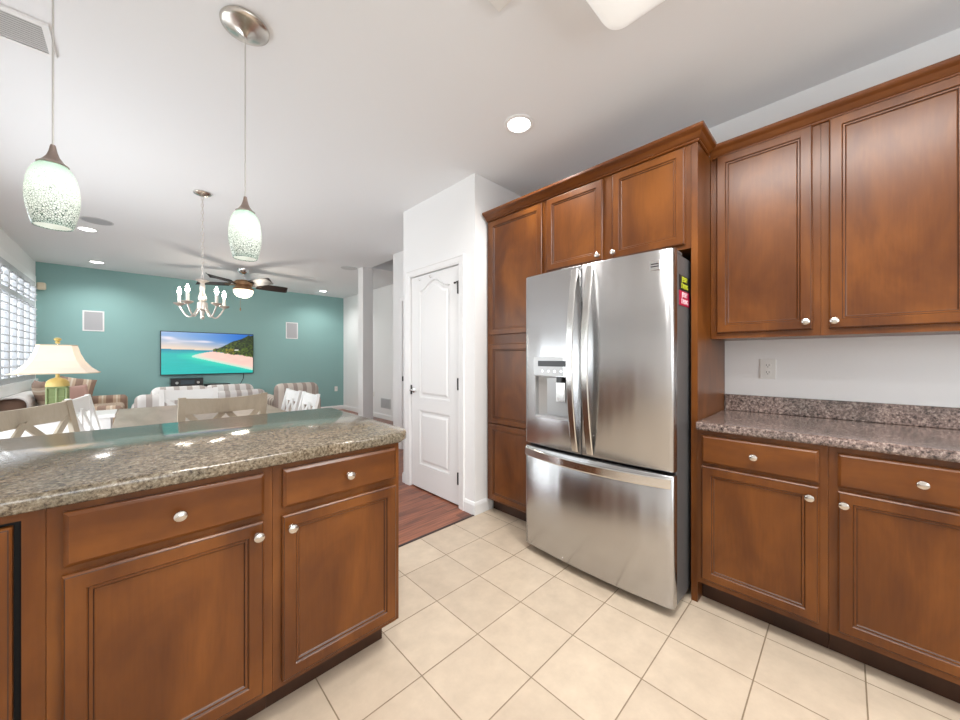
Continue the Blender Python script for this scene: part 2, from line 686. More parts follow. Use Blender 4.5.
# top rail with arched underside
n = 16
lo = []
hi = []
for i in range(n + 1):
    t = i / n
    a = px0 + (px1 - px0) * t
    k = .075 * (0.5 + 0.5 * math.cos(PI * min(1, abs(2 * t - 1) / .92)))
    lo.append((a, 1.86 + k))
for i in range(n):
    a, za = lo[i]
    b_, zb = lo[i + 1]
    leaf.rings([[(PX + .020, a, za), (PX + .020, b_, zb), (PX + .020, b_, 1.998), (PX + .020, a, 1.998)],
                [(PX + .032, a, za), (PX + .032, b_, zb), (PX + .032, b_, 1.998), (PX + .032, a, 1.998)]])
leaf.rings([arch_loop(*P1, i, .075, d) for i, d in ((.0, -.010), (.004, .0), (.012, -.006), (.03, -.007), (.05, .001))], cap0=False)
leaf.rings([arch_loop(*P2, i, 0, d) for i, d in ((.0, -.010), (.004, .0), (.012, -.006), (.03, -.007), (.05, .001))], cap0=False)
leaf.build('door_leaf', M['trimw'], d1).location.x = -.012
cs = MB()
cprof = [(0, 0), (.016, 0), (.018, .004), (.018, .05), (.010, .058), (.004, .062), (0, .066)]


def casing(mb, x, y0, y1, z1, w=.066, outx=-1, t=.018):
    # mitred three-sided casing; inner edge y0,y1,z1
    prof = [(0, .0), (.012, .0), (.010, .006), (.014, .012), (.016, .05), (.020, .056), (.020, w), (0, w)]
    path = [((y0, 0), (-1, 0)), ((y0, z1), (-1, 1)), ((y1, z1), (1, 1)), ((y1, 0), (1, 0))]
    mb.rings([[(x + outx * o, p[0] + dr[0] * e, p[1] + dr[1] * e) for o, e in prof] for p, dr in path])


casing(cs, PX, 2.205, 2.93, 2.005)
cs.build('door_casing', M['trimw'], d1)
for z in (1.81, 1.014, .236):
    h = MB()
    h.box(PX + .000, PX + .010, 2.212, 2.232, z - .045, z + .045)
    h.tube([(PX - .006, 2.222, z - .05), (PX - .006, 2.222, z + .05)], .007, 8)
    if z > 1.5:
        h.tube([(PX, 2.212, z + .055), (PX - .004, 2.245, z + .05), (PX - .004, 2.262, z + .045)], .0045, 6)
        h.lathe([(0, 0), (.008, 0), (.008, .01), (0, .01)], PX - .012, 2.262, z + .045, 10, 'x')
    h.build('hinge', M['black'], d1)
ln = MB()
ln.lathe([(0, 0), (.026, 0), (.028, -.006), (.018, -.012), (.009, -.016), (.009, -.045), (0, -.045)], PX + .02, 2.885, .925, 18, 'x')
ln.tube([(PX - .022, 2.885, .925), (PX - .026, 2.86, .927), (PX - .028, 2.80, .922), (PX - .026, 2.775, .916)], [.009, .008, .007, .006], 10)
ln.build('door_handle', M['chrome'], d1, smooth=True).location.x = -.012
st = MB().box(PX - .002, PX + .010, 2.916, 2.93, .88, .97)
st.build('strike_plate', M['black'], d1)
tag_hooks = []
for i, y in enumerate((2.77, 2.60)):
    setorg((PX, y, 2.0))
    hk = MB()
    hk.beam((PX + .012, y, 1.999), (PX + .012, y, 1.955), .018, .003, (1, 0, 0))
    hk.tube([(PX + .012, y, 1.962), (PX - .008, y, 1.952), (PX - .014, y, 1.962), (PX - .012, y, 1.975)], .0035, 6)
    o = hk.build('door_hook', M['chrome'])
    tag(o, ['small silver hook over white pantry door top, nearer its lever side', 'small silver hook over white pantry door top, nearer its hinge side'][i], 'hook', 'over-door hooks')

# door_2: the narrow cased doorway on the stair wall
d2 = bpy.data.objects.new('door_2', None)
col.objects.link(d2)
d2.location = (2.58, 3.76, 0)
d2['kind'] = 'structure'
setorg(d2.location)
MB().box(2.60, 2.64, 3.355, 4.16, .01, 1.995).build('door_leaf', M['trimw'], d2)
c2 = MB()
casing(c2, 2.58, 3.35, 4.165, 2.0)
c2.build('door_casing', M['trimw'], d2)
MB().box(2.565, 2.60, 4.135, 4.155, .92, .985).build('strike_plate', M['black'], d2)


# windows
def glass_mat():
    m, nt, b = newmat('window_glass')
    nt.nodes.remove(b)
    out = nt.nodes['Material Output']
    tr = nt.nodes.new('ShaderNodeBsdfTransparent')
    gl = nt.nodes.new('ShaderNodeBsdfGlossy')
    gl.inputs['Roughness'].default_value = .02
    mx = nt.nodes.new('ShaderNodeMixShader')
    mx.inputs[0].default_value = .06
    nt.links.new(tr.outputs[0], mx.inputs[1])
    nt.links.new(gl.outputs[0], mx.inputs[2])
    nt.links.new(mx.outputs[0], out.inputs[0])
    return m


M['pane'] = glass_mat()


def window(idx, axis, plane, a0, a1, z0, z1, nm, depth=.10, sgn=-1):
    w = bpy.data.objects.new('window_%d' % idx, None)
    col.objects.link(w)
    w['kind'] = 'structure'
    loc = (plane, (a0 + a1) / 2, z0) if axis == 'y' else ((a0 + a1) / 2, plane, z0)
    w.location = loc
    setorg(loc)

    def bx(mb, u0, u1, d0, d1, y0, y1):
        if axis == 'y':
            mb.box(plane + sgn * d0, plane + sgn * d1, u0, u1, y0, y1)
        else:
            mb.box(u0, u1, plane + sgn * d0, plane + sgn * d1, y0, y1)
    f = MB()
    t = .04
    bx(f, a0, a0 + t, .09, .14, z0, z1)
    bx(f, a1 - t, a1, .09, .14, z0, z1)
    bx(f, a0, a1, .09, .14, z0, z0 + t)
    bx(f, a0, a1, .09, .14, z1 - t, z1)
    for k in range(1, nm):
        c = a0 + (a1 - a0) * k / nm
        bx(f, c - .03, c + .03, .09, .14, z0, z1)
    f.build('window_frame', M['trimw'], w)
    g = MB()
    bx(g, a0 + t, a1 - t, .113, .117, z0 + t, z1 - t)
    g.build('pane', M['pane'], w)
    return w


window(1, 'y', XL, 5.25, 8.17, .93, 2.33, 3)
window(2, 'y', XL, 2.5, 4.7, 0.01, 2.06, 2)
window(3, 'x', YB, -.7, 1.8, 1.0, 2.15, 2)  # invented window behind the camera, there for fill light
# casing and sill around the shuttered window
tr = MB()
tr.box(XL, XL + .03, 5.15, 5.25, .80, 2.43).box(XL, XL + .03, 8.17, 8.27, .80, 2.43)
tr.box(XL, XL + .03, 5.25, 8.17, 2.33, 2.43).box(XL, XL + .05, 5.12, 8.30, .80, .93, .006)
struct('trim_2', tr, M['trimw'])

# plantation shutters on window_1
SW = .365
shut0 = None
for i in range(8):
    y0 = 5.25 + i * SW
    pos = ['nearest the striped sofa arm', 'second from', 'x']
    side = 8 - i
    lab = ('white plantation shutter panel nearest the teal wall' if i == 7 else
           'white plantation shutter panel, %s from the teal wall' % {1: 'eighth', 2: 'seventh', 3: 'sixth', 4: 'fifth', 5: 'fourth', 6: 'third', 7: 'second'}.get(i + 1 if i < 7 else 7, 'next'))
    if i == 0:
        t = thing('plantation_shutter', lab, 'shutter', (XL + .02, y0, .93), 0, 'plantation shutters at the window', world=False)
        f = MB()
        z1 = 1.40
        f.box(-.015, .015, .004, .045, .004, z1 - .004).box(-.015, .015, SW - .045, SW - .004, .004, z1 - .004)
        f.box(-.015, .015, .045, SW - .045, .004, .07).box(-.015, .015, .045, SW - .045, z1 - .07, z1 - .004)
        f.box(-.015, .015, .045, SW - .045, 1.05, 1.11)
        f.build('frame', M['shutter'], t)
        lv = MB()
        for zz0, zz1 in ((.085, 1.04), (1.12, 1.33)):
            k = int((zz1 - zz0) / .088)
            for j in range(k + 1):
                z = zz0 + (zz1 - zz0) * (j + .3) / (k + .6)
                an = R(14)
                dx, dz = .031 * math.cos(an), .031 * math.sin(an)
                lv.beam((0, .047, z), (0, SW - .047, z), .085, .010, (math.sin(an), 0, math.cos(an)))
        lv.build('louvers', M['shutter'], t)
        rod = MB().box(.036, .046, SW / 2 - .006, SW / 2 + .006, .10, 1.02).box(.036, .046, SW / 2 - .006, SW / 2 + .006, 1.14, 1.32)
        rod.build('tilt_rod', M['shutter'], t)
        shut0 = t
    else:
        c = copy_tree(shut0)
        c.location = (XL + .02, y0, .93)
        c['label'] = lab

# ---------------------------------------------------------------- right hand base cabinets
XF = 2.012


def base_unit(name, label, y0, y1, doors, drawers, cat='cabinet'):
    t = thing(name, label, cat, (XR - .3, (y0 + y1) / 2, 0))
    b = MB().box(XF, XR - .012, y0, y1, .114, .874)
    b.build('body', M['wood'], t)
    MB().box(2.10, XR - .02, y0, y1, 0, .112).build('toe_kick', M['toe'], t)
    P = FY(XF)
    for a0, a1, z0, z1, k in doors:
        cab_door(P, a0, a1, z0, z1, t, k)
    for a0, a1, z0, z1, k in drawers:
        cab_drawer(P, a0, a1, z0, z1, t, k)
    return t


base_unit('base_cabinet', 'brown base cabinet with one drawer over one door, beside the refrigerator end panel', .050, .516,
          [(.076, .495, .143, .700, (.103, .656))], [(.076, .495, .716, .850, (.287, .784))])
base_unit('base_cabinet', 'brown base cabinet at right edge, under the counter away from the refrigerator', -.86, .049,
          [(-.398, .022, .143, .700, (.005, .654)), (-.835, -.415, .143, .700, (-.818, .654))],
          [(-.398, .022, .716, .850, (-.188, .784)), (-.835, -.415, .716, .850, (-.625, .784))])


def counter_profile_front(x0, x1, zt=.914, th=.038):
    # rolled front edge at x0, list of (x,z) closed
    pr = [(x1, zt - th), (x0 + .006, zt - th), (x0 + .002, zt - th + .004), (x0, zt - th + .010), (x0, zt - .012), (x0 + .003, zt - .004), (x0 + .010, zt), (x1, zt)]
    return pr


t = thing('countertop', 'speckled mauve brown laminate countertop with backsplash along the white wall', 'countertop', (2.3, -.2, .876))
pr = counter_profile_front(1.978, XR - .002)
MB().rings([[(x, y, z) for x, z in pr] for y in (.513, -.90)]).build('worktop', M['granite2'], t)
MB().box(XR - .022, XR - .001, -.90, .513, .9145, 1.010, .003, 1).build('backsplash', M['granite2'], t)

# ---------------------------------------------------------------- wall cabinets
UF = 2.27


def upper(label, y0, y1, doors):
    t = thing('wall_cabinet', label, 'cabinet', (2.45, (y0 + y1) / 2, 1.333), 0)
    MB().box(UF, XR - .001, y0, y1, 1.333, 2.33).build('body', M['wood'], t)
    P = FY(UF)
    for a0, a1, k in doors:
        cab_door(P, a0, a1, 1.362, 2.312, t, k)


upper('narrower brown single door wall cabinet beside the tall refrigerator surround', .080, .516, [(.108, .488, (.130, 1.397))])
upper('brown wall cabinet with wider door at right edge above the outlet', -.80, .079, [(-.352, .053, (.035, 1.394)), (-.775, -.370, (-.755, 1.394))])
CROWN = [(0, 2.318), (.006, 2.318), (.010, 2.322), (.010, 2.328), (.014, 2.330), (.020, 2.336), (.030, 2.350), (.042, 2.358), (.046, 2.362), (.048, 2.366), (.048, 2.377), (0, 2.377)]
setorg((2.25, -.15, 2.32))
o = MB().rings(sweep([(UF - .001, .5165), (UF - .001, -.80)], [(-1, 0), (-1, 0)], [(a, z - .008) for a, z in CROWN])).build('crown_molding', M['crown'])
tag(o, 'brown crown molding strip topping the wall cabinets at right', 'molding', 'crown moldings')

# ---------------------------------------------------------------- tall pantry + refrigerator surround
TF = 2.030
t = thing('pantry_cabinet', 'tall narrow brown pantry cabinet between the white pantry wall and refrigerator', 'cabinet', (2.3, 1.73, 0))
MB().box(TF, XR - .001, 1.452, 2.005, .10, 2.33).build('body', M['wood'], t)
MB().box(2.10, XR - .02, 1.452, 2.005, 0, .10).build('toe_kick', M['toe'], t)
P = FY(TF)
cab_door(P, 1.464, 1.975, 1.41, 2.305, t)
cab_door(P, 1.464, 1.975, .716, 1.338, t)
cab_door(P, 1.464, 1.975, .115, .712, t)
t = thing('refrigerator_cabinet', 'brown two door cabinet built in above the refrigerator', 'cabinet', (2.3, .99, 1.79))
MB().box(TF, XR - .001, .549, 1.450, 1.79, 2.33).build('body', M['wood'], t)
cab_door(P, 1.019, 1.424, 1.822, 2.310, t, (1.044, 1.849))
cab_door(P, .574, .960, 1.812, 2.310, t, (.945, 1.846))
setorg((2.3, .53, 0))
o = MB().box(2.026, XR - .001, .518, .547, 0, 2.33).build('end_panel', M['wood'])
tag(o, 'tall brown side panel right of the refrigerator, standing floor to crown', 'panel')
setorg((2.0, 1.2, 2.32))
o = MB().rings(sweep([(TF - .001, 2.005), (TF - .001, .517), (UF - .050, .517)], [(-1.3, 0), (-1.3, -.8), (0, -.8)], CROWN)).build('crown_molding', M['crown'])
tag(o, 'brown crown molding above the refrigerator and tall pantry cabinet', 'molding', 'crown moldings')

# ---------------------------------------------------------------- refrigerator
t = thing('refrigerator', 'stainless steel french door refrigerator with water dispenser and bottom freezer', 'refrigerator', (2.1, 1.0, 0))
FY0, FY1 = .558, 1.441
FYM = 1.022


def fx(y):  # bulged front
    s_ = (y - (FY0 + FY1) / 2) / ((FY1 - FY0) / 2)
    e = abs(s_)
    rr = 1.775 + .026 * s_ * s_
    if e > .965:
        k = (e - .965) / .035
        rr += .014 * k * k
    return rr


MB().box(1.862, 2.55, FY0 + .006, FY1 - .006, .035, 1.735, .004, 1).build('body', M['fridgeside'], t)
for y in (FY0 + .06, FY1 - .06):
    for x in (1.95, 2.45):
        MB().lathe([(.02, 0), (.02, .036)], x, y, 0, 12, cap0=True, cap1=True).build('foot', M['black'], t)
MB().box(1.845, 1.863, FY0 + .012, FY1 - .012, .05, 1.74).build('gasket', M['dark'], t)


def fdoor(name, ya, yb, za, zb, hole=None, xb=1.846):
    ys = [ya + (yb - ya) * i / 24 for i in range(25)]
    ys = [ya, ya + .003, ya + .008] + ys[1:-1] + [yb - .008, yb - .003, yb]
    if hole:
        ys += [hole[0], hole[1]]
    ys = sorted(set(round(y, 5) for y in ys))
    zs = [za, za + .005, zb - .005, zb]
    if hole:
        zs = sorted(zs + [hole[2], hole[3]])
    mb = MB()
    bm = mb.bm

    def X(y, z):
        x = fx(y)
        if z < za + .003 or z > zb - .003:
            x += .005
        if y < ya + .002 or y > yb - .002:
            x += .006
        return x
    V = [[bm.verts.new((X(y, z), y, z)) for z in zs] for y in ys]
    for i in range(len(ys) - 1):
        for j in range(len(zs) - 1):
            if hole and hole[0] <= (ys[i] + ys[i + 1]) / 2 <= hole[1] and hole[2] <= (zs[j] + zs[j + 1]) / 2 <= hole[3]:
                continue
            bm.faces.new((V[i][j], V[i + 1][j], V[i + 1][j + 1], V[i][j + 1]))
    # sides to the back
    rim = [V[i][0] for i in range(len(ys))] + [V[-1][j] for j in range(1, len(zs))] + [V[i][-1] for i in range(len(ys) - 2, -1, -1)] + [V[0][j] for j in range(len(zs) - 2, 0, -1)]
    back = [bm.verts.new((xb, v.co.y, v.co.z)) for v in rim]
    n_ = len(rim)
    for i in range(n_):
        k = (i + 1) % n_
        bm.faces.new((rim[i], rim[k], back[k], back[i]))
    bm.faces.new(back)
    return mb.build(name, M['steel'], t, smooth=True, angle=50)


def ribbon(path, wv, w, th):
    """flat curved bar: path of points, width vector"""
    pts = [Vector(p) for p in path]
    wv = Vector(wv)
    rl = []
    for i, p in enumerate(pts):
        tt = (pts[min(i + 1, len(pts) - 1)] - pts[max(i - 1, 0)]).normalized()
        nn = tt.cross(wv).normalized()
        q = [(-1, -.4), (-.75, -1), (.75, -1), (1, -.4), (1, .4), (.75, 1), (-.75, 1), (-1, .4)]
        rl.append([p + wv * (w / 2 * a) + nn * (th / 2 * b_) for a, b_ in q])
    return MB().rings(rl)


HO = (1.103, 1.350, .865, 1.118)
ld = fdoor('door', FYM + .003, FY1, .690, 1.748, HO)
ld['label'] = 'left refrigerator door with ice and water dispenser'
rd = fdoor('door', FY0, FYM - .003, .690, 1.748)
rd['label'] = 'plain right refrigerator door'
fz = fdoor('freezer_drawer', FY0, FY1, .045, .672)
for ya, dd, k in ((1.060, ld, 1), (.968, rd, -1)):
    path = []
    for i in range(25):
        s_ = i / 24
        z = .705 + (1.728 - .705) * s_
        b_ = math.sin(PI * s_) ** .9
        path.append((fx(ya) - .006 - .060 * b_, ya, z))
    ribbon(path, (0, 1, 0), .040, .010).build('handle', M['steelh'], dd, smooth=True, angle=25)
path = []
for i in range(33):
    s_ = i / 32
    y = FY0 + .012 + (FY1 - FY0 - .024) * s_
    b_ = math.sin(PI * s_) ** .8
    path.append((fx(y) - .006 - .040 * b_, y, .638))
ribbon(path, (0, 0, 1), .050, .010).build('handle', M['steelh'], fz, smooth=True, angle=25)
# dispenser
xd = fx(1.24) + .001
disp = MB()
disp.box(xd - .006, xd + .012, 1.098, 1.355, 1.120, 1.235, .003, 1)
disp.build('control_panel', M['recess'], ld)['label'] = 'silver dispenser control panel'
MB().box(xd - .0075, xd - .005, 1.120, 1.320, 1.178, 1.212).build('display', M['black'], ld)
for k in range(4):
    MB().lathe([(0, 0), (.006, 0), (.006, -.0012), (0, -.0012)], xd - .006, 1.155 + k * .044, 1.150, 12, 'x').build('button', M['chrome'], ld)
cv = MB()
y0, y1, z0, z1 = HO
xi = 1.8445
# recess: back, sides, top, tray
cv.rings([[(fx(y0), y0, z0), (fx(y1), y1, z0), (fx(y1), y1, z1), (fx(y0), y0, z1)],
          [(fx(y0) + .03, y0 + .003, z0 + .002), (fx(y1) + .03, y1 - .003, z0 + .002), (fx(y1) + .03, y1 - .003, z1 - .002), (fx(y0) + .03, y0 + .003, z1 - .002)],
          [(xi, y0 + .02, z0 + .01), (xi, y1 - .05, z0 + .01), (xi, y1 - .05, z1 - .01), (xi, y0 + .02, z1 - .01)]], cap0=False)
cv.build('dispenser_recess', M['recess'], ld)
MB().box(xd + .018, xd + .030, 1.145, 1.210, .965, 1.085, .004, 1).build('dispenser_paddle', M['steelh'], ld)
MB().box(xd + .005, xd + .05, 1.160, 1.195, 1.085, 1.118).build('dispenser_nozzle', M['black'], ld)
MB().box(xd - .004, xd + .06, HO[0] + .003, HO[1] - .003, .866, .874).build('drip_tray', M['grille'], ld)
# hinge covers
for y in (FY0 + .04, FY1 - .04):
    MB().box(1.85, 1.96, y - .03, y + .03, 1.7355, 1.757, .006, 1).build('hinge_cover', M['fridgeside'], t)
# emblem on the right door
em = MB()
for k in range(3):
    em.box(fx(.64) - .004, fx(.64) + .001, .624, .656, 1.659 + k * .012, 1.666 + k * .012)
em.box(fx(.64) - .0025, fx(.64) + .001, .617, .662, 1.652, 1.696)
em.build('emblem', [M['chrome']], rd)
em = MB()
for k in range(2):
    em.box(fx(.64) - .0045, fx(.64) - .002, .622, .657, 1.6665 + k * .012, 1.6705 + k * .012)
em.build('emblem_lines', M['black'], rd)


def text_mesh(txt, size, name, mat, parent, loc, rot, sx=1, depth=.0006):
    cu = bpy.data.curves.new(name, 'FONT')
    cu.body = txt
    cu.size = size
    cu.extrude = depth
    cu.offset = .0004
    cu.align_x = 'CENTER'
    cu.align_y = 'CENTER'
    tmp = bpy.data.objects.new('tmp', cu)
    col.objects.link(tmp)
    dg = bpy.context.evaluated_depsgraph_get()
    me = bpy.data.meshes.new_from_object(tmp.evaluated_get(dg))
    bpy.data.objects.remove(tmp, do_unlink=True)
    me.transform(Matrix.Scale(sx, 4, (1, 0, 0)))
    me.transform(rot.to_4x4())
    me.transform(Matrix.Translation(Vector(loc)))
    me.materials.clear()
    me.materials.append(mat)
    o = bpy.data.objects.new(name, me)
    col.objects.link(o)
    o.parent = parent
    return o


RX = Matrix.Rotation(R(90), 3, 'X')
for (z, cbk, ctx, lab) in ((1.600, (.012, .012, .012), (.50, .56, .03), 'yellow and black rectangular magnet on refrigerator side, upper one'),
                           (1.524, (.42, .008, .05), (.80, .62, .66), 'red and white rectangular magnet on refrigerator side, lower one')):
    xm = 1.972
    tm = thing('refrigerator_magnet', lab, 'magnet', (xm, FY0 + .006, z - .035), 0, 'magnets on the refrigerator')
    MB().box(xm - .078, xm + .078, FY0 + .0035, FY0 + .0058, z - .036, z + .036).build('backing', pmat('magnet_backing', cbk, .4), tm)
    mt = pmat('magnet_lettering', ctx, .4)
    text_mesh('JERSEY', .034, 'lettering', mt, tm, Vector((xm, FY0 + .003, z + .017)) - ORG, RX, .85)
    text_mesh('STRONG', .034, 'lettering', mt, tm, Vector((xm, FY0 + .003, z - .017)) - ORG, RX, .78)

# ---------------------------------------------------------------- outlets, switches, wall devices


def outlet(label, kind, loc, rz, w=.072, h=.115, gang='duplex', group=None):
    t = thing('wall_outlet' if gang == 'duplex' else 'wall_plate', label, kind, loc, rz, group, world=False)
    MB().box(-w / 2, w / 2, -.006, -.0005, -h / 2, h / 2, .002, 1).build('cover_plate', M['plast'], t)
    if gang == 'duplex':
        for s_ in (-1, 1):
            b = MB()
            b.lathe([(0, 0), (.017, 0), (.017, -.003), (0, -.003)], 0, -.006, s_ * .02, 16, 'y')
            so = b.build('socket', M['plast'], t)
            q = MB()
            q.box(-.007, -.005, -.0098, -.0089, s_ * .02 - .002, s_ * .02 + .007).box(.005, .007, -.0098, -.0089, s_ * .02 - .002, s_ * .02 + .007)
            q.box(-.002, .002, -.0098, -.0089, s_ * .02 - .010, s_ * .02 - .006)
            q.build('slots', M['dark'], so)
    return t


outlet('white duplex outlet on white wall above the right hand countertop', 'outlet', (XR - .0005, .31, 1.166), R(-90))
outlet('white outlet low on the teal wall near its right corner', 'outlet', (3.42, YT, .50), 0)
outlet('faint white outlet low on the far hall wall', 'outlet', (3.60, 6.94, .47), R(-90))


def wall_speaker(label, x, z, w, h):
    t = thing('wall_speaker', label, 'speaker', (x, YT, z), 0, 'in-wall speakers', world=False)
    MB().rings([[(-w / 2 + i, -d, -h / 2 + i), (w / 2 - i, -d, -h / 2 + i), (w / 2 - i, -d, h / 2 - i), (-w / 2 + i, -d, h / 2 - i)] for i, d in ((0, .0005), (0, .010), (.018, .010), (.018, .006), (.019, .0005))], mis=None).build('frame', M['trimw'], t)
    MB().box(-w / 2 + .02, w / 2 - .02, -.009, -.002, -h / 2 + .02, h / 2 - .02).build('grille', M['grille'], t)


wall_speaker('square white framed grey speaker on teal wall left of television', -.50, 1.83, .24, .33)
wall_speaker('white framed grey speaker on teal wall right of television', 2.45, 1.835, .24, .36)

# hall return vent
t = thing('hall_vent', 'grey return air vent low on the far hall wall', 'vent', (3.60, 6.42, .22), 0)
MB().box(3.588, 3.5995, 6.25, 6.62, .22, .42).build('frame', M['vent'], t)
s_ = MB()
for k in range(8):
    s_.box(3.582, 3.5885, 6.27, 6.60, .235 + k * .022, .247 + k * .022)
s_.build('slats', M['grille'], t)

# motion sensor
setorg((-1.03, 8.42, 2.26))
o = MB().box(-1.075, -.985, 8.40, YT - .0005, 2.26, 2.37, .02, 3).build('motion_sensor', M['ivory'], smooth=True)
tag(o, 'small ivory motion sensor high in corner of teal wall by shutters', 'sensor')

# ---------------------------------------------------------------- ceiling devices
t = thing('ceiling_vent', 'grey slatted air return grille on ceiling, top left corner of the photo', 'vent', (-.59, 2.53, CEIL - .02))
v = MB()
vx0, vx1, vy0, vy1 = -.92, -.275, 2.41, 2.65
v.box(vx0, vx1, vy0, vy0 + .022, CEIL - .012, CEIL - .0005).box(vx0, vx1, vy1 - .022, vy1, CEIL - .012, CEIL - .0005)
v.box(vx0, vx0 + .022, vy0 + .022, vy1 - .022, CEIL - .012, CEIL - .0005).box(vx1 - .022, vx1, vy0 + .022, vy1 - .022, CEIL - .012, CEIL - .0005)
v.build('frame', M['trimw'], t)
MB().box(vx0 + .02, vx1 - .02, vy0 + .02, vy1 - .02, CEIL - .003, CEIL - .0006).build('backing', M['ventdark'], t)
v = MB()
for k in range(12):
    y = vy0 + .032 + k * (vy1 - vy0 - .064) / 11
    v.beam((vx0 + .022, y, CEIL - .007), (vx1 - .022, y, CEIL - .007), .0075, .0015, (0, .5, 1))
v.build('slats', M['vent'], t)

M['lens'] = pmat('lit_lamp_lens', (1, 1, 1), .4, emit=(1, .97, .92), es=14)
M['bulb'] = pmat('glowing_bulb', (1, 1, 1), .4, emit=(1, .90, .76), es=60)
M['fixlens'] = pmat('acrylic_fixture_lens', (.85, .85, .82), .45, emit=(1, .99, .95), es=.35)
can_proto = None
for i, (x, y, lab) in enumerate(((1.703, 1.41, 'lit recessed ceiling light above the refrigerator area'),
                                 (-.43, 7.86, 'lit recessed ceiling light nearest the teal wall at left'),
                                 (2.89, 7.85, 'lit recessed ceiling light at right end of teal wall'),
                                 (-.40, 5.93, 'lit recessed ceiling light beside left ceiling speaker'))):
    if i == 0:
        t = thing('recessed_light', lab, 'ceiling light', (x, y, CEIL), 0, 'recessed ceiling lights', world=False)
        MB().lathe([(.092, -.0005), (.092, -.006), (.082, -.010), (.070, -.008), (.066, -.002), (.066, -.0005)], n=32).build('trim_ring', M['trimw'], t, smooth=True)
        MB().lathe([(.0, -.0015), (.065, -.0015), (.065, -.0035), (.03, -.0055), (0, -.006)], n=28).build('lens', M['lens'], t, smooth=True)
        can_proto = t
    else:
        c = copy_tree(can_proto)
        c.location = (x, y, CEIL)
        c['label'] = lab
for i, (x, y, lab) in enumerate(((-.30, 5.51, 'round grey speaker grille in ceiling at left, near shutters side'), (2.455, 5.56, 'round pale speaker grille in ceiling beside the white post'))):
    t = thing('ceiling_speaker', lab, 'speaker', (x, y, CEIL), 0, 'ceiling speakers', world=False)
    MB().lathe([(.125, -.0005), (.125, -.005), (.115, -.007), (.112, -.005)], n=32).build('rim', M['vent'], t, smooth=True)
    MB().lathe([(0, -.0075), (.08, -.007), (.112, -.004), (.112, -.0006), (0, -.0006)], n=32).build('grille', M['grille'] if i == 0 else M['vent'], t, smooth=True)

for x, y in ((1.703, 1.41), (-.43, 7.86), (2.89, 7.85), (-.40, 5.93), (.30, .55), (.9, -1.2)):
    if (x, y) in ((.30, .55), (.9, -1.2)):  # two cans out of view, added for fill and cabinet highlights
        c = copy_tree(can_proto)
        c.location = (x, y, CEIL)
        c['label'] = 'unseen recessed light added to brighten the kitchen, ' + ('nearer the island' if y > 0 else 'nearer the added back window')
    sd = bpy.data.lights.new('can_light', 'SPOT')
    sd.energy = 48
    sd.spot_size = R(150)
    sd.spot_blend = .8
    sd.shadow_soft_size = .06
    sd.color = (1, .98, .95)
    so_ = bpy.data.objects.new('can_light', sd)
    col.objects.link(so_)
    so_.location = (x, y, CEIL - .02)
setorg((1.06, .90, CEIL))
o = MB().box(.935, 1.083, .855, 1.003, CEIL - .02, CEIL - .0005, .008, 2).build('smoke_detector', M['plast'])
tag(o, 'small square white smoke detector on ceiling at top edge of photo', 'detector')

# kitchen fluorescent fixture: soft rounded rectangular lens
t = thing('ceiling_fixture', 'large rounded rectangular white light fixture on ceiling at top edge', 'ceiling light', (1.18, .05, CEIL - .1))


def rrect(x0, x1, y0, y1, r, z, n=6):
    pts = []
    for cx, cy, a0 in ((x1 - r, y1 - r, 0), (x0 + r, y1 - r, 90), (x0 + r, y0 + r, 180), (x1 - r, y0 + r, 270)):
        for k in range(n + 1):
            a = R(a0 + 90 * k / n)
            pts.append((cx + r * math.cos(a), cy + r * math.sin(a), z))
    return pts


X0, X1, Y0, Y1 = .99, 1.45, -.55, .695
MB().rings([rrect(X0 + i, X1 - i, Y0 + i, Y1 - i, r, z) for i, r, z in ((.0, .07, CEIL - .018), (-.004, .075, CEIL - .045), (0, .07, CEIL - .075), (.015, .06, CEIL - .098), (.04, .04, CEIL - .108), (.08, .03, CEIL - .112))]).build('lens', M['fixlens'], t, smooth=True)
MB().rings([rrect(X0 + .01, X1 - .01, Y0 + .01, Y1 - .01, .05, z) for z in (CEIL - .018, CEIL - .0005)]).build('base', M['trimw'], t)
fl = area('fixture_light', (1.22, .07, CEIL - .125), (0, 0, 0), .40, 1.15, 40, (1, .99, .97))


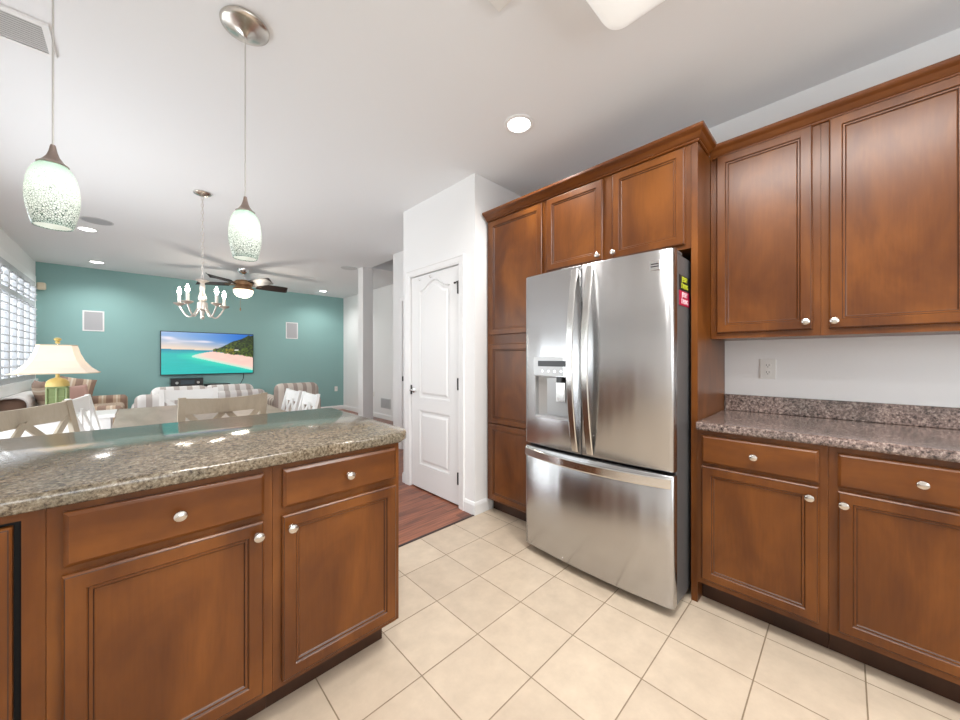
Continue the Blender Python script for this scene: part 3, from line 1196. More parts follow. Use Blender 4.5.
# ---------------------------------------------------------------- pendants
def shade_mat():
    m, nt, b = newmat('mosaic_crackle_glass')
    nt.nodes.remove(b)
    out = nt.nodes['Material Output']
    tc = nt.nodes.new('ShaderNodeTexCoord')
    sp = nt.nodes.new('ShaderNodeSeparateXYZ')
    nt.links.new(tc.outputs['Object'], sp.inputs[0])
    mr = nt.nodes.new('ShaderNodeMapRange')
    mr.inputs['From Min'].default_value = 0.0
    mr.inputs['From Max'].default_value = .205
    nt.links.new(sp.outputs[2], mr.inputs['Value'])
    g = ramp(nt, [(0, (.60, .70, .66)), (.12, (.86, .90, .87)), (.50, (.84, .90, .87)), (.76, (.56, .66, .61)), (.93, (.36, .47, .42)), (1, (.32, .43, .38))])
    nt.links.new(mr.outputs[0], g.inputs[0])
    vo = nt.nodes.new('ShaderNodeTexVoronoi')
    vo.feature = 'DISTANCE_TO_EDGE'
    vo.inputs['Scale'].default_value = 150
    nt.links.new(tc.outputs['Object'], vo.inputs['Vector'])
    n = nt.nodes.new('ShaderNodeTexNoise')
    n.inputs['Scale'].default_value = 30
    nt.links.new(tc.outputs['Object'], n.inputs['Vector'])
    # cracks wider toward the rim of the shade
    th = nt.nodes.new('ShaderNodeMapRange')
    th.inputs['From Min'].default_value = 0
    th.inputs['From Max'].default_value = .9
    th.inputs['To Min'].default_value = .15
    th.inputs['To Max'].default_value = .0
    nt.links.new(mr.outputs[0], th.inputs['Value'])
    mu = nt.nodes.new('ShaderNodeMath')
    mu.operation = 'MULTIPLY'
    nt.links.new(th.outputs[0], mu.inputs[0])
    nt.links.new(n.outputs['Fac'], mu.inputs[1])
    lt = nt.nodes.new('ShaderNodeMath')
    lt.operation = 'LESS_THAN'
    nt.links.new(vo.outputs['Distance'], lt.inputs[0])
    nt.links.new(mu.outputs[0], lt.inputs[1])
    mx = nt.nodes.new('ShaderNodeMix')
    mx.data_type = 'RGBA'
    nt.links.new(lt.outputs[0], mx.inputs[0])
    nt.links.new(g.outputs[0], mx.inputs[6])
    mx.inputs[7].default_value = (.05, .11, .085, 1)
    tl = nt.nodes.new('ShaderNodeBsdfTranslucent')
    df = nt.nodes.new('ShaderNodeBsdfPrincipled')
    df.inputs['Roughness'].default_value = .15
    nt.links.new(mx.outputs[2], tl.inputs['Color'])
    nt.links.new(mx.outputs[2], df.inputs['Base Color'])
    ms = nt.nodes.new('ShaderNodeMixShader')
    ms.inputs[0].default_value = .5
    nt.links.new(tl.outputs[0], ms.inputs[1])
    nt.links.new(df.outputs[0], ms.inputs[2])
    nt.links.new(ms.outputs[0], out.inputs[0])
    return m


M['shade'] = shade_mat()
m_, nt_, b_o = newmat('opal_added_liner')  # material of the liner added to whiten the shade's mouth
nt_.nodes.remove(b_o)
tl_ = nt_.nodes.new('ShaderNodeBsdfTranslucent')
tl_.inputs[0].default_value = (.93, .93, .90, 1)
df_ = nt_.nodes.new('ShaderNodeBsdfDiffuse')
df_.inputs[0].default_value = (.93, .93, .90, 1)
mx_ = nt_.nodes.new('ShaderNodeMixShader')
nt_.links.new(tl_.outputs[0], mx_.inputs[1])
nt_.links.new(df_.outputs[0], mx_.inputs[2])
nt_.links.new(mx_.outputs[0], nt_.nodes['Material Output'].inputs[0])
M['opal'] = m_
M['cord'] = pmat('clear_braided_cord', (.55, .54, .52), .4, .3)
SH0, SH1 = 1.660, 1.862
t = thing('pendant_light', 'left pendant light with green mosaic glass shade over the island', 'pendant light', (-.198, 1.82, CEIL), 0, 'pendant lights over the island', world=False)
b0 = SH0 - CEIL
MB().lathe([(0, -.002), (.088, -.002), (.092, -.008), (.090, -.016), (.075, -.024), (.045, -.036), (.016, -.046), (.006, -.056), (0, -.056)], n=40).build('canopy', M['nickel'], t, smooth=True, angle=60)
MB().tube([(0, 0, -.05), (0, 0, b0 + .255)], .0028, 8).build('cord', M['cord'], t)
MB().lathe([(0, .272), (.006, .270), (.0075, .262), (.010, .248), (.015, .232), (.024, .217), (.030, .2105), (.037, .2055), (.036, .2035), (.02, .206), (0, .206)], cz=b0, n=28).build('socket_cap', pmat('bronzed_nickel_cap', (.36, .29, .26), .3, .9), t, smooth=True)
shp = [(.042, .003), (.0445, .0), (.048, .010), (.054, .035), (.0590, .062), (.0615, .090), (.0605, .118), (.0575, .146), (.052, .170), (.044, .189), (.035, .201), (.020, .206)]
so = MB().lathe([(r, z) for r, z in shp], n=40)
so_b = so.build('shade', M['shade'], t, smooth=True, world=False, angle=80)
so_b.location = (0, 0, b0)
MB().lathe([(.0425, .002), (.0455, .010), (.0515, .035), (.0565, .062), (.059, .090), (.058, .118), (.0545, .146), (.049, .168), (.041, .186), (.032, .197), (.018, .202)], cz=b0, n=40).build('added_liner', M['opal'], t, smooth=True)  # liner added so the open mouth of the shade glows white
bu = MB().lathe([(0, .115), (.012, .118), (.022, .128), (.024, .142), (.018, .158), (.012, .168), (.012, .195), (0, .195)], cz=b0, n=16)
bu.build('bulb', pmat('pendant_bulb', (1, 1, 1), .4, emit=(1, .97, .92), es=16), t, smooth=True)
t.rotation_euler[2] = 0
c = copy_tree(t)
c.location = (.340, 1.82, CEIL)
c['label'] = 'right pendant light with green mosaic glass shade and round ceiling canopy'

# ---------------------------------------------------------------- island
IF_ = 1.331


def island_unit(label, x0, x1, items):
    t = thing('island_cabinet', label, 'cabinet', ((x0 + x1) / 2, 1.6, 0), 0)
    MB().box(x0, x1, IF_, 1.94, .114, .868).build('body', M['wood'], t)
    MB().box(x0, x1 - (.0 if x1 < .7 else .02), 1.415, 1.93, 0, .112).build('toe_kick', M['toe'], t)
    P = FX(IF_)
    for it in items:
        if it[0] == 'door':
            cab_door(P, it[1], it[2], it[3], it[4], t, it[5])
        else:
            cab_drawer(P, it[1], it[2], it[3], it[4], t, it[5])
    return t


island_unit('brown island cabinet with one drawer and door, right end by the walkway', .326, .792,
            [('door', .352, .784, .138, .696, (.378, .655)), ('drawer', .354, .784, .722, .852, (.578, .787))])
t_mid = island_unit('brown island cabinet with wider drawer and door, left of the end one', -.155, .325,
                    [('door', -.130, .297, .138, .698, (.279, .660)), ('drawer', -.128, .299, .718, .852, (.088, .787))])
# left unit with full height door set in a dark reveal
t = thing('island_cabinet', 'brown island cabinet with full height door at left edge of photo', 'cabinet', (-.6, 1.6, 0))
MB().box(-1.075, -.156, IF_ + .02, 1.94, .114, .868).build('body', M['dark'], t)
fb = MB()
fb.box(-.192, -.156, IF_, IF_ + .02, .114, .868).box(-.665, -.192, IF_, IF_ + .02, .850, .868).box(-1.075, -.665, IF_, IF_ + .02, .114, .868)
fb.build('face_frame', M['wood'], t)
MB().box(-1.075, -.156, 1.415, 1.93, 0, .112).build('toe_kick', M['toe'], t)
cab_door(FX(IF_ + .002), -.650, -.2035, .125, .843, t, (-.62, .66))
setorg((.796, 1.63, .114))
o = MB().box(.793, .806, IF_ + .002, 1.94, .114, .868).build('end_panel', M['wood'])
tag(o, 'thin brown end panel closing the island at the walkway', 'panel')
setorg((.3, 1.94, 0))
o = MB().box(-1.075, .806, 1.941, 1.955, 0, .868).build('back_panel', M['wood'])
tag(o, 'brown back panel of the island facing the dining table', 'panel')

# island top: rolled edge, clipped corners
poly = [(-1.085, 1.305), (.800, 1.305), (.852, 1.345), (.868, 1.375), (.895, 2.27), (.86, 2.29), (-1.085, 2.29)]


def inset_poly(poly, d):
    n_ = len(poly)
    outp = []
    for i in range(n_):
        p0, p1, p2 = Vector(poly[i - 1]), Vector(poly[i]), Vector(poly[(i + 1) % n_])
        d1_, d2_ = (p1 - p0).normalized(), (p2 - p1).normalized()
        n1, n2 = Vector((-d1_.y, d1_.x)), Vector((-d2_.y, d2_.x))
        bis = (n1 + n2)
        bis = bis / max(bis.dot(n1), .2)
        outp.append(tuple(p1 + bis * d))
    return outp


setorg((0, 1.8, .876))
mb = MB().rings([[(x, y, z) for x, y in inset_poly(poly, i)] for i, z in ((.006, .872), (.002, .875), (0, .881), (0, .902), (.003, .910), (.010, .914))])
o = mb.build('island_countertop', M['granite'], smooth=True, angle=50)
tag(o, 'speckled green brown laminate top of the island with clipped corner', 'countertop')

# ---------------------------------------------------------------- dining set


def chair(label, mid, rz, w, h, white=True, group='dining chairs around the table'):
    t = thing('dining_chair', label, 'chair', (mid[0], mid[1], 0), rz, group, world=False)
    mf = M['chairw'] if white is not False else M['chairb']
    mb_ = M['chairw'] if white is True else M['chairb']
    hw = w / 2
    lean = .07
    for s_ in (-1, 1):
        b = MB()
        x = s_ * (hw - .022)
        b.rings([[(x - .02, y - d, z), (x + .02, y - d, z), (x + .02, y + d, z), (x - .02, y + d, z)] for y, d, z in
                 ((-.03, .014, 0), (.0, .016, .25), (.01, .018, .46), (-.01, .014, .65), (-lean, .011, h))])
        b.build('back_post', mb_, t)
        MB().rings([[(x - q, .345 - q, z), (x + q, .345 - q, z), (x + q, .345 + q, z), (x - q, .345 + q, z)] for q, z in ((.013, 0), (.02, .42))]).build('leg', mf, t)
    MB().box(-hw, hw, -.0, .38, .445, .47, .008, 2).build('seat', mf, t)
    ap = MB()
    ap.box(-hw + .03, hw - .03, .335, .355, .38, .445)
    for s_ in (-1, 1):
        ap.box(s_ * (hw - .03), s_ * (hw - .012), .02, .345, .38, .445)
    ap.build('apron', mf, t)

    def yb(z):
        return .01 + (z - .46) / (h - .46) * (-lean - .01)
    # top rail, gently bowed
    rl = []
    for i in range(13):
        s_ = i / 12
        x = -hw + .04 + (w - .08) * s_
        bow = -.022 * math.sin(PI * s_)
        dip = .012 * math.sin(PI * s_)
        zt, zb = h - .006 - dip, h - .118
        rl.append([(x, yb(zb) - .009 + bow, zb), (x, yb(zb) + .009 + bow, zb), (x, yb(zt) + .009 + bow, zt), (x, yb(zt) - .009 + bow, zt)])
    MB().rings(rl).build('top_rail', mb_, t)
    MB().beam((-hw + .03, yb(.58), .58), (hw - .03, yb(.58), .58), .02, .045).build('lower_rail', mb_, t)
    xs = MB()
    zt, zb = h - .10, .60
    for a, b_ in (((-hw + .05), -.01), ((-.01 if False else hw - .05), .01)):
        pass
    xs.beam((-hw + .04, yb(zt), zt), (-.0, yb(zb), zb), .036, .014, (0, 1, 0))
    xs.beam((hw - .04, yb(zt), zt), (.0, yb(zb), zb), .036, .013, (0, 1, 0))
    xs.beam((-.0, yb(zt), zt), (-hw + .05, yb(zb), zb), .036, .012, (0, 1, 0))
    xs.beam((.0, yb(zt), zt), (hw - .05, yb(zb), zb), .036, .011, (0, 1, 0))
    xs.build('cross_slats', mb_, t)
    return t


t = thing('dining_table', 'rectangular dining table with light oak top behind the island', 'table', (.415, 3.95, 0))
MB().box(-.12, .95, 3.28, 4.62, .728, .762, .004, 2).build('tabletop', M['tablew'], t)
ap = MB()
ap.box(-.04, .87, 3.36, 3.38, .64, .728).box(-.04, .87, 4.52, 4.54, .64, .728).box(-.04, -.02, 3.38, 4.52, .64, .728).box(.85, .87, 3.38, 4.52, .64, .728)
ap.build('apron', M['chairw'], t)
for x in (-.055, .885):
    for y in (3.345, 4.555):
        MB().lathe([(.03, .002), (.022, .10), (.034, .45), (.026, .48), (.036, .52), (.036, .728)], x, y, 0, 16, cap0=True, cap1=True).build('leg', M['chairw'], t, smooth=True)

chair('beige backed dining chair directly behind the island, centre one', (.452, 3.14), R(5), .53, .965, None)
chair('large beige backed dining chair cut by left edge of photo', (-.395, 3.10), R(-120), .62, .965, None)
chair('white cross back dining chair right of the beige one at left edge', (-.235, 3.86), R(-100), .42, .95, True)
chair('white cross back dining chair, right pair, one nearer the table lamp', (1.10, 3.975), R(90), .44, .905, True)
chair('white cross back dining chair, right pair, one nearer the white post', (1.105, 3.49), R(90), .42, .905, True)
chair('white dining chair at far end of table, before striped sofa', (.415, 4.90), R(180), .50, .90, True)

# ---------------------------------------------------------------- console, lamp
t = thing('side_table', 'white side table carrying the green lamp near shutters', 'table', (-.45, 4.55, 0))
MB().box(-.80, -.13, 4.36, 4.78, .72, .748, .004, 2).build('top', M['chairw'], t)
ap = MB().box(-.77, -.16, 4.39, 4.75, .60, .72)
ap.build('apron', M['chairw'], t)
for x in (-.755, -.175):
    for y in (4.405, 4.735):
        MB().box(x - .018, x + .018, y - .018, y + .018, 0, .60).build('leg', M['chairw'], t)

lx, ly = -.47, 4.55
t = thing('table_lamp', 'green ceramic table lamp with flared cream shade', 'lamp', (lx, ly, .748))
G = pmat('green_bamboo_ceramic', (.145, .19, .07), .4)
Gd = pmat('yellow_green_ceramic', (.50, .38, .12), .4)


def sq(h, r, z, ch=.2):
    c_ = h * ch
    return [(lx + x, ly + y, z) for x, y in ((-h, -h + c_), (-h + c_, -h), (h - c_, -h), (h, -h + c_), (h, h - c_), (h - c_, h), (-h + c_, h), (-h, h - c_))]


MB().rings([sq(.064, 0, .7485), sq(.064, 0, .77), sq(.053, 0, .78), sq(.053, 0, .975), sq(.060, 0, .985), sq(.060, 0, .995)]).build('base', G, t)
bd = MB()
for a in (-1, 1):
    for z in (.84, .91):
        bd.box(lx - .055, lx + .055, ly - .055, ly + .055, z, z + .005)
    bd.box(lx + a * .080, lx + a * .086, ly - .086, ly + .086, .78, .975) if False else None
for dx in (-.053, 0, .053):
    for dy in (-.053, 0, .053):
        if dx or dy:
            bd.tube([(lx + dx, ly + dy, .775), (lx + dx, ly + dy, .985)], .007, 8)
bd.build('bamboo_ribs', pmat('green_rib', (.19, .24, .10), .4), t)
MB().lathe([(.068, .995), (.068, 1.005), (.062, 1.035), (.045, 1.055), (.02, 1.065), (.012, 1.07), (.012, 1.16), (0, 1.16)], lx, ly, 0, 24).build('dome', Gd, t, smooth=True)


def cloth_shade():
    m, nt, b = newmat('cream_lamp_shade')
    nt.nodes.remove(b)
    out = nt.nodes['Material Output']
    tl = nt.nodes.new('ShaderNodeBsdfTranslucent')
    tl.inputs[0].default_value = (.88, .76, .64, 1)
    df = nt.nodes.new('ShaderNodeBsdfDiffuse')
    df.inputs[0].default_value = (.86, .78, .69, 1)
    ms = nt.nodes.new('ShaderNodeMixShader')
    ms.inputs[0].default_value = .55
    nt.links.new(tl.outputs[0], ms.inputs[1])
    nt.links.new(df.outputs[0], ms.inputs[2])
    nt.links.new(ms.outputs[0], out.inputs[0])
    return m


prof = [(.236, 1.105), (.230, 1.108), (.185, 1.15), (.148, 1.205), (.124, 1.265), (.112, 1.315), (.106, 1.335)]
rl = []
for h, z in prof:
    c_ = h * .30
    rl.append([(lx + x, ly + y, z) for x, y in ((-h, -h * .55), (-h * .78, -h * .85), (h * .78, -h * .85), (h, -h * .55), (h, h * .55), (h * .78, h * .85), (-h * .78, h * .85), (-h, h * .55))])
MB().rings(rl, False, False).build('lamp_shade', cloth_shade(), t)
pip = MB()
for h, z in ((.106, 1.335), (.236, 1.105)):
    pip.tube([(lx + x, ly + y, z) for x, y in ((-h, -h * .55), (-h * .78, -h * .85), (h * .78, -h * .85), (h, -h * .55), (h, h * .55), (h * .78, h * .85), (-h * .78, h * .85), (-h, h * .55))], .004, 6, closed=True)
pip.build('shade_piping', pmat('tan_piping', (.60, .48, .34), .8), t)
MB().lathe([(0, 1.345), (.012, 1.35), (.016, 1.36), (.008, 1.368), (.020, 1.378), (.022, 1.388), (.010, 1.398), (0, 1.40)], lx, ly, 0, 14).build('finial', Gd, t, smooth=True)
hp = MB().tube([(lx, ly, 1.15), (lx, ly, 1.35)], .004, 6)
for a in range(4):
    hp.tube([(lx, ly, 1.333), (lx + .10 * math.cos(PI / 4 + a * PI / 2), ly + .075 * math.sin(PI / 4 + a * PI / 2), 1.333)], .0025, 6)
hp.build('harp', M['nickel'], t)
MB().lathe([(0, 1.17), (.02, 1.18), (.03, 1.21), (.025, 1.24), (0, 1.26)], lx + .03, ly, 0, 14).build('bulb', pmat('warm_lamp_bulb', (1, 1, 1), .4, emit=(1, .80, .58), es=8), t, smooth=True)

# ---------------------------------------------------------------- chandelier
cx, cy = .415, 3.93
NI = pmat('brushed_pewter', (.66, .62, .58), .3, .85)
t = thing('chandelier', 'five arm silver chandelier with lit candle bulbs over the dining table', 'chandelier', (cx, cy, CEIL))
MB().lathe([(0, CEIL - .0005), (.062, CEIL - .0005), (.066, CEIL - .008), (.058, CEIL - .016), (.03, CEIL - .024), (.01, CEIL - .034), (0, CEIL - .034)], cx, cy, 0, 28).build('canopy', M['nickel'], t, smooth=True)
ch = MB()
z = CEIL - .03
k = 0
while z > 1.945:
    r1, r2 = .0085, .019
    pts = []
    for j in range(10):
        a = 2 * PI * j / 10
        p = (cx + (r1 * math.cos(a) if k % 2 == 0 else 0), cy + (r1 * math.cos(a) if k % 2 else 0), z - r2 + r2 * math.sin(a))
        pts.append(p)
    ch.tube(pts, .0025, 5, closed=True)
    z -= .031
    k += 1
ch.tube([(cx + .004, cy + .004, CEIL - .03), (cx + .004, cy + .004, 1.93)], .0018, 5)
ch.build('chain', NI, t)
MB().lathe([(0, 1.935), (.008, 1.93), (.012, 1.925), (.045, 1.915), (.048, 1.905), (.022, 1.895), (.014, 1.885), (.02, 1.865), (.02, 1.845), (.016, 1.81), (.026, 1.775), (.032, 1.75), (.03, 1.735), (.018, 1.725), (.036, 1.715), (.038, 1.675), (.036, 1.655), (.02, 1.645), (.012, 1.60), (.018, 1.59), (.014, 1.575), (0, 1.565)], cx, cy, 0, 20).build('column', NI, t, smooth=True)
for k in range(5):
    a = R(12 + 72 * k)
    ca, sa = math.cos(a), math.sin(a)
    pts = []
    for i in range(17):
        s_ = i / 16
        q = PI * s_
        r_ = .028 + .137 * s_
        zz = 1.680 - .100 * math.sin(q) * (1 - .15 * s_) + (.0 if s_ < .9 else 0)
        pts.append((cx + r_ * ca, cy + r_ * sa, zz))
    am = MB().tube(pts, .0065, 8)
    arm = am.build('arm', NI, t, smooth=True)
    ex, ey = cx + .165 * ca, cy + .165 * sa
    MB().lathe([(.0, 1.678), (.012, 1.680), (.032, 1.692), (.042, 1.70), (.040, 1.704), (.015, 1.698), (0, 1.698)], ex, ey, 0, 18).build('cup', NI, arm, smooth=True)
    MB().lathe([(.0115, 1.698), (.0115, 1.775), (0, 1.775)], ex, ey, 0, 14).build('candle_sleeve', pmat('candle_ivory', (.85, .82, .75), .5), arm, smooth=True)
    MB().lathe([(.005, 1.775), (.012, 1.786), (.015, 1.802), (.011, 1.824), (.004, 1.842), (0, 1.846)], ex, ey, 0, 12).build('bulb', M['bulb'], arm, smooth=True)

# ---------------------------------------------------------------- ceiling fan
fxx, fyy = 1.25, 6.83
BZ = pmat('antique_brass', (.42, .26, .14), .3, .9)
BLK = pmat('dark_walnut_blade', (.02, .014, .012), .45)
t = thing('ceiling_fan', 'dark bladed ceiling fan with lit bowl near the teal wall', 'ceiling fan', (fxx, fyy, CEIL))
MB().lathe([(0, CEIL - .0005), (.085, CEIL - .0005), (.082, CEIL - .03), (.06, CEIL - .065), (.025, CEIL - .085), (0, CEIL - .085)], fxx, fyy, 0, 24).build('canopy', M['chrome'], t, smooth=True)
MB().tube([(fxx, fyy, CEIL - .08), (fxx, fyy, 2.50)], .013, 10).build('downrod', M['chrome'], t)
MB().lathe([(0, 2.51), (.04, 2.505), (.11, 2.485), (.135, 2.455), (.135, 2.415), (.115, 2.395), (.12, 2.375), (.145, 2.36), (.145, 2.335), (.10, 2.325), (0, 2.325)], fxx, fyy, 0, 32).build('motor_housing', BZ, t, smooth=True)
MB().lathe([(.138, 2.335), (.137, 2.30), (.115, 2.255), (.07, 2.225), (.0, 2.212)], fxx, fyy, 0, 28).build('light_bowl', pmat('frosted_bowl', (.9, .85, .75), .4, emit=(1, .85, .65), es=2.2), t, smooth=True)
for k in range(5):
    a = R(4 + 72 * k)
    ca, sa = math.cos(a), math.sin(a)

    def rp(r_, w_, z_):
        return (fxx + r_ * ca - w_ * sa, fyy + r_ * sa + w_ * ca, z_)
    tilt = -.035
    iron = MB().rings([[rp(r_, -w_, 2.412), rp(r_, w_, 2.420), rp(r_, w_, 2.426), rp(r_, -w_, 2.418)] for r_, w_ in ((.10, .022), (.16, .018), (.20, .03), (.25, .045))]).build('blade_iron', BZ, t)
    prof_ = [(.19, .050), (.30, .060), (.50, .068), (.62, .066), (.655, .05), (.665, .03)]
    MB().rings([[rp(r_, -w_, 2.425 - tilt), rp(r_, w_, 2.425 + tilt), rp(r_, w_, 2.431 + tilt), rp(r_, -w_, 2.431 - tilt)] for r_, w_ in prof_]).build('blade', BLK, iron)
MB().tube([(fxx - .06, fyy - .1, 2.33), (fxx - .06, fyy - .1, 2.03)], .0018, 5).lathe([(0, 0), (.008, .005), (.010, .03), (.005, .05), (0, .055)], fxx - .06, fyy - .1, 1.985, 10).build('pull_chain', BZ, t)

pl_ = bpy.data.lights.new('fan_light', 'POINT')
pl_.energy = 22
pl_.color = (1, .90, .78)
pl_.shadow_soft_size = .1
po_ = bpy.data.objects.new('fan_light', pl_)
col.objects.link(po_)
po_.location = (fxx, fyy, 2.15)
# ---------------------------------------------------------------- television and boxes
t = thing('television', 'flat television on teal wall showing a tropical beach', 'television', (1.005, YT, .92))
TX0, TX1, TZ0, TZ1 = .300, 1.715, .922, 1.715
MB().box(TX0, TX1, YT - .055, YT - .02, TZ0, TZ1, .004, 1).build('case', M['black'], t)
MB().box(.8, 1.2, YT - .02, YT - .0005, 1.15, 1.5).build('bracket', M['black'], t)
NX, NZ = 150, 84


def h2(i, j):
    return (math.sin(i * 12.9898 + j * 78.233) * 43758.5453) % 1.0


def vn(x, y):
    ix, iy = math.floor(x), math.floor(y)
    fx_, fy_ = x - ix, y - iy
    fx_, fy_ = fx_ * fx_ * (3 - 2 * fx_), fy_ * fy_ * (3 - 2 * fy_)
    a = h2(ix, iy) * (1 - fx_) + h2(ix + 1, iy) * fx_
    b_ = h2(ix, iy + 1) * (1 - fx_) + h2(ix + 1, iy + 1) * fx_
    return a * (1 - fy_) + b_ * fy_


def lerp(a, b_, t_):
    t_ = max(0, min(1, t_))
    return tuple(p + (q - p) * t_ for p, q in zip(a, b_))


def beach(u_, v_):
    """u right, v up in 0..1 -> sRGB colour of the picture on the screen"""
    hor = .60 - .05 * u_
    # hill outline
    hill = .585 + max(0, (u_ - .52)) * .95 + .05 * (vn(u_ * 22, 3) - .5) if u_ > .53 else 0
    hill = min(hill, .97 + .03 * vn(u_ * 30, 1))
    base = .53 - (u_ - .55) * .27
    if u_ > .53 and base - .01 + .03 * vn(u_ * 30, 7) < v_ < hill:
        n_ = vn(u_ * 60, v_ * 45) * .6 + vn(u_ * 120, v_ * 90) * .4
        c_ = lerp((.05, .10, .03), (.45, .55, .12), (n_ - .25) * 1.5 * (1.2 - (v_ - base) * 1.3))
        if abs(u_ - .72) < .05 and abs(v_ - .56) < .06:
            c_ = lerp(c_, (.85, .65, .15), .6 * n_)
        if abs(u_ - .80) < .025 and abs(v_ - .585) < .012:
            c_ = (.95, .95, .92)
        return c_
    if v_ > hor:
        s_ = (v_ - hor) / (1 - hor)
        c_ = lerp((.95, .83, .72), (.55, .68, .85), s_ * 1.3)
        c_ = lerp(c_, (.12, .42, .78), max(0, min(1, (u_ - .15) * 1.4)) * min(1, s_ * 1.6))
        n_ = vn(u_ * 6 + v_ * 3, v_ * 14)
        if n_ > .62 and s_ > .35:
            c_ = lerp(c_, (.95, .90, .92), (n_ - .62) * 2.4)
        return c_
    # sand spit
    e = u_ - .30
    if e > 0:
        top = .42 + .13 * min(1, e / .23) ** .6 if u_ < .55 else base + .01
        bot = .41 - .50 * e
        if bot < v_ < top:
            dd = min((v_ - bot) * 7, e * 4, 1)
            c_ = lerp((.70, .93, .84), (.99, .82, .76), dd * 1.6)
            return lerp(c_, (.96, .74, .70), vn(u_ * 14, v_ * 20) * .6 * dd)
    d = 1
    if u_ > .15:
        d = min(1, abs(v_ - (.43 - .40 * max(0, u_ - .30))) * 5 + max(0, .33 - u_) * 4)
    c_ = lerp((.25, .88, .75), (.05, .72, .70), d)
    c_ = lerp(c_, (.04, .45, .62), max(0, (v_ - .48)) * 8)
    return lerp(c_, (.02, .66, .60), vn(u_ * 8, v_ * 40) * .35)


me = bpy.data.meshes.new('picture')
vs = []
for j in range(NZ + 1):
    for i in range(NX + 1):
        vs.append((TX0 + .012 + (TX1 - TX0 - .024) * i / NX - ORG.x, -.0565, TZ0 + .016 + (TZ1 - TZ0 - .028) * j / NZ - ORG.z))
fs = [(j * (NX + 1) + i, j * (NX + 1) + i + 1, (j + 1) * (NX + 1) + i + 1, (j + 1) * (NX + 1) + i) for j in range(NZ) for i in range(NX)]
me.from_pydata(vs, [], fs)
at = me.color_attributes.new('picture', 'FLOAT_COLOR', 'POINT')
buf = []
for j in range(NZ + 1):
    for i in range(NX + 1):
        c_ = beach(i / NX, j / NZ)
        buf += [max(0, q) ** 2.2 for q in c_] + [1]
at.data.foreach_set('color', buf)
pm, nt, b = newmat('lit_screen_picture')
an = nt.nodes.new('ShaderNodeAttribute')
an.attribute_name = 'picture'
b.inputs['Base Color'].default_value = (.02, .02, .02, 1)
b.inputs['Roughness'].default_value = .3
nt.links.new(an.outputs['Color'], b.inputs['Emission Color'])
b.inputs['Emission Strength'].default_value = 1.0
me.materials.append(pm)
po = bpy.data.objects.new('screen', me)
col.objects.link(po)
po.parent = t

t = thing('media_console', 'low media console under the television, mostly hidden by sofas', 'console', (.95, 8.2, 0))
MB().box(.25, 1.60, 8.02, 8.42, .05, .655, .004, 1).build('body', M['chairw'], t)
MB().box(.23, 1.62, 8.0, 8.43, .655, .68, .004, 1).build('top', M['chairw'], t)
t = thing('receiver', 'black stereo receiver under left side of television', 'receiver', (.66, 8.2, .68))
MB().box(.42, .865, 8.05, 8.38, .688, .875, .004, 1).build('case', M['black'], t)
kb = MB()
for x in (.50, .79):
    kb.lathe([(0, 0), (.022, 0), (.022, -.02), (0, -.02)], x, 8.05, .80, 16, 'y')
kb.build('knobs', M['chrome'], t)
MB().box(.55, .74, 8.048, 8.0505, .77, .84).build('display', pmat('dim_display', (.05, .07, .09), .2), t)
fe = MB()
for x in (.46, .82):
    fe.box(x - .02, x + .02, 8.07, 8.11, .6805, .689)
fe.build('feet', M['black'], t)
setorg((1.10, 8.2, .681))
o = MB().box(.90, 1.27, 8.08, 8.34, .681, .755, .004, 1).box(.98, 1.19, 8.076, 8.081, .70, .72).build('media_player', M['black'])
tag(o, 'slim black media player on console right of the receiver', 'media player')
setorg((1.55, 8.3, .65))
o = MB().tube([(1.28, 8.3, .71), (1.42, 8.34, .70), (1.50, 8.43, .73), (1.545, 8.45, .82), (1.55, 8.435, .92)], .006, 6).build('power_cord', M['black'])
tag(o, 'thin black cord hanging below right side of television', 'cord')


# ---------------------------------------------------------------- sofas
def cushion(x0, x1, y0, y1, z0, z1, r=.05):
    return MB().box(x0, x1, y0, y1, z0, z1, r, 4)


# grey striped loveseat, seen from behind
t = thing('loveseat', 'grey and white striped loveseat with its back to the dining table', 'sofa', (.65, 6.0, 0))
MB().box(.04, 1.27, 5.72, 6.45, .08, .42, .03, 3).build('base', M['grey_across'], t, smooth=True)
MB().box(-.02, 1.30, 5.60, 5.80, .08, .80, .07, 4).build('backrest', M['grey_across'], t, smooth=True)
for x0, x1 in ((-.05, .15), (1.14, 1.32)):
    MB().box(x0, x1, 5.62, 6.50, .08, .66, .07, 4).build('armrest', M['grey_along'], t, smooth=True)
for x0, x1 in ((.15, .64), (.66, 1.14)):
    cushion(x0, x1, 5.80, 6.45, .42, .58, .05).build('seat_cushion', M['grey_across'], t, smooth=True)
    cushion(x0 - .03, x1 + .04, 5.70, 5.92, .60, .875, .08).build('back_cushion', M['grey_across'], t, smooth=True)
for x in (.05, 1.22):
    for y in (5.72, 6.38):
        MB().box(x - .02, x + .02, y - .02, y + .02, 0, .09).build('leg', M['toe'], t)

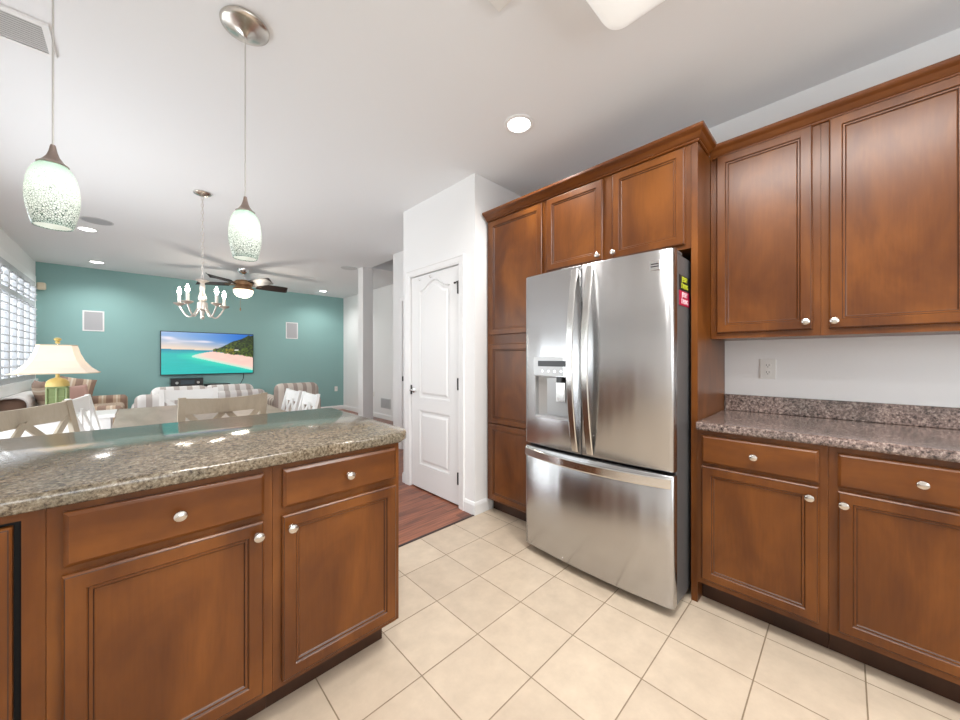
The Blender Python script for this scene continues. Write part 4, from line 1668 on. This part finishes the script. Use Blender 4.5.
t = thing('striped_armchair', 'brown and grey striped armchair right of the striped loveseat', 'armchair', (1.72, 6.0, 0), 0)
MB().box(1.44, 1.98, 5.76, 6.45, .08, .42, .03, 3).build('base', M['grey_across'], t, smooth=True)
MB().box(1.42, 2.02, 5.60, 5.82, .08, .86, .09, 4).build('backrest', M['greige_across'], t, smooth=True)
for x0, x1 in ((1.40, 1.57), (1.90, 2.07)):
    MB().box(x0, x1, 5.66, 6.50, .08, .66, .07, 4).build('armrest', M['greige_along'], t, smooth=True)
cushion(1.58, 1.89, 5.82, 6.46, .42, .58, .05).build('seat_cushion', M['grey_across'], t, smooth=True)
for x in (1.47, 1.96):
    for y in (5.72, 6.38):
        MB().box(x - .02, x + .02, y - .02, y + .02, 0, .09).build('leg', M['toe'], t)

# brown striped sofa under the shutters
t = thing('corner_sofa', 'brown and beige striped sofa below the shutters, left of teal wall', 'sofa', (-.6, 7.0, 0))
MB().box(-1.04, -.15, 6.15, 7.80, .08, .42, .03, 3).build('base', M['brown_along'], t, smooth=True)
MB().box(-1.05, -.84, 6.10, 7.88, .08, .80, .07, 4).build('backrest', M['brown_along'], t, smooth=True)
MB().box(-1.04, -.10, 7.74, 7.96, .08, .66, .06, 4).build('armrest', M['brown_across'], t, smooth=True)
MB().box(-1.04, -.12, 6.02, 6.22, .08, .66, .06, 4).build('armrest', M['brown_across'], t, smooth=True)
for y0, y1 in ((6.23, 6.97), (6.99, 7.73)):
    cushion(-.84, -.13, y0, y1, .42, .56, .05).build('seat_cushion', M['brown_along'], t, smooth=True)
for x in (-.98, -.2):
    for y in (6.1, 7.88):
        MB().box(x - .02, x + .02, y - .02, y + .02, 0, .09).build('leg', M['toe'], t)


def pillow(name, label, loc, rot, w, h, th, mat, parent=None):
    mb = MB()
    n_ = 12
    top, bot_ = [], []
    bm = mb.bm
    for sgn, store in ((1, top), (-1, bot_)):
        for j in range(n_ + 1):
            row = []
            for i in range(n_ + 1):
                a, b_ = 2 * i / n_ - 1, 2 * j / n_ - 1
                pinch = 1 - .07 * (1 - a * a) * 0
                k_ = ((1 - a ** 4) * (1 - b_ ** 4)) ** .5
                x = a * w / 2 * (1 - .06 * (1 - b_ * b_) * abs(a))
                y = b_ * h / 2 * (1 - .06 * (1 - a * a) * abs(b_))
                row.append(bm.verts.new((x, sgn * th / 2 * k_, y)))
            store.append(row)
        for j in range(n_):
            for i in range(n_):
                bm.faces.new((store[j][i], store[j][i + 1], store[j + 1][i + 1], store[j + 1][i]))
    o = mb.build(name, mat, None, smooth=True, world=False)
    o.location = loc
    o.rotation_euler = rot
    tag(o, label, 'pillow', 'throw pillows on the brown striped sofa')
    return o


pillow('throw_pillow', 'brown striped throw pillow propped on sofa left of the lamp', (-.745, 6.36, .79), (R(-14), 0, R(108)), .40, .38, .13, M['brown_level'])
pillow('throw_pillow', 'brown striped throw pillow leaning at far arm of sofa right of lamp', (-.62, 7.60, .76), (R(-18), R(12), R(8)), .36, .40, .14, M['brown_across'])
pillow('throw_pillow', 'floral pinkish throw pillow peeking right beside the lamp base', (-.60, 7.38, .72), (R(-22), R(-5), R(25)), .28, .28, .12, pmat('dusty_rose_floral', (.45, .28, .24), .9))
setorg((-.95, 6.5, .8))
tb = MB()
rl = []


def drape(off, y):
    hx0, hx1, ht, rr_ = -1.05 - off, -.84 + off, .80 + off, .07 + off
    w_ = .006 * math.sin(y * 23)
    pts = [(hx0, y, .55 + w_)]
    for k in range(7):
        a_ = PI - PI / 2 * k / 6
        pts.append((hx0 + rr_ + rr_ * math.cos(a_), y, ht - rr_ + rr_ * math.sin(a_)))
    for k in range(7):
        a_ = PI / 2 - PI / 2 * k / 6
        pts.append((hx1 - rr_ + rr_ * math.cos(a_), y, ht - rr_ + rr_ * math.sin(a_)))
    pts.append((hx1, y, .60 - w_))
    return pts


for i in range(17):
    y = 6.05 + 1.05 * i / 16
    rl.append(drape(.014 + .004 * math.sin(i * 1.7), y) + list(reversed(drape(.002, y))))
o = tb.rings(rl).build('throw_blanket', pmat('white_knit_throw', (.75, .74, .72), .95, bump=.5, bscale=120), smooth=True)
tag(o, 'white throw blanket draped over sofa back below the shutters', 'blanket')
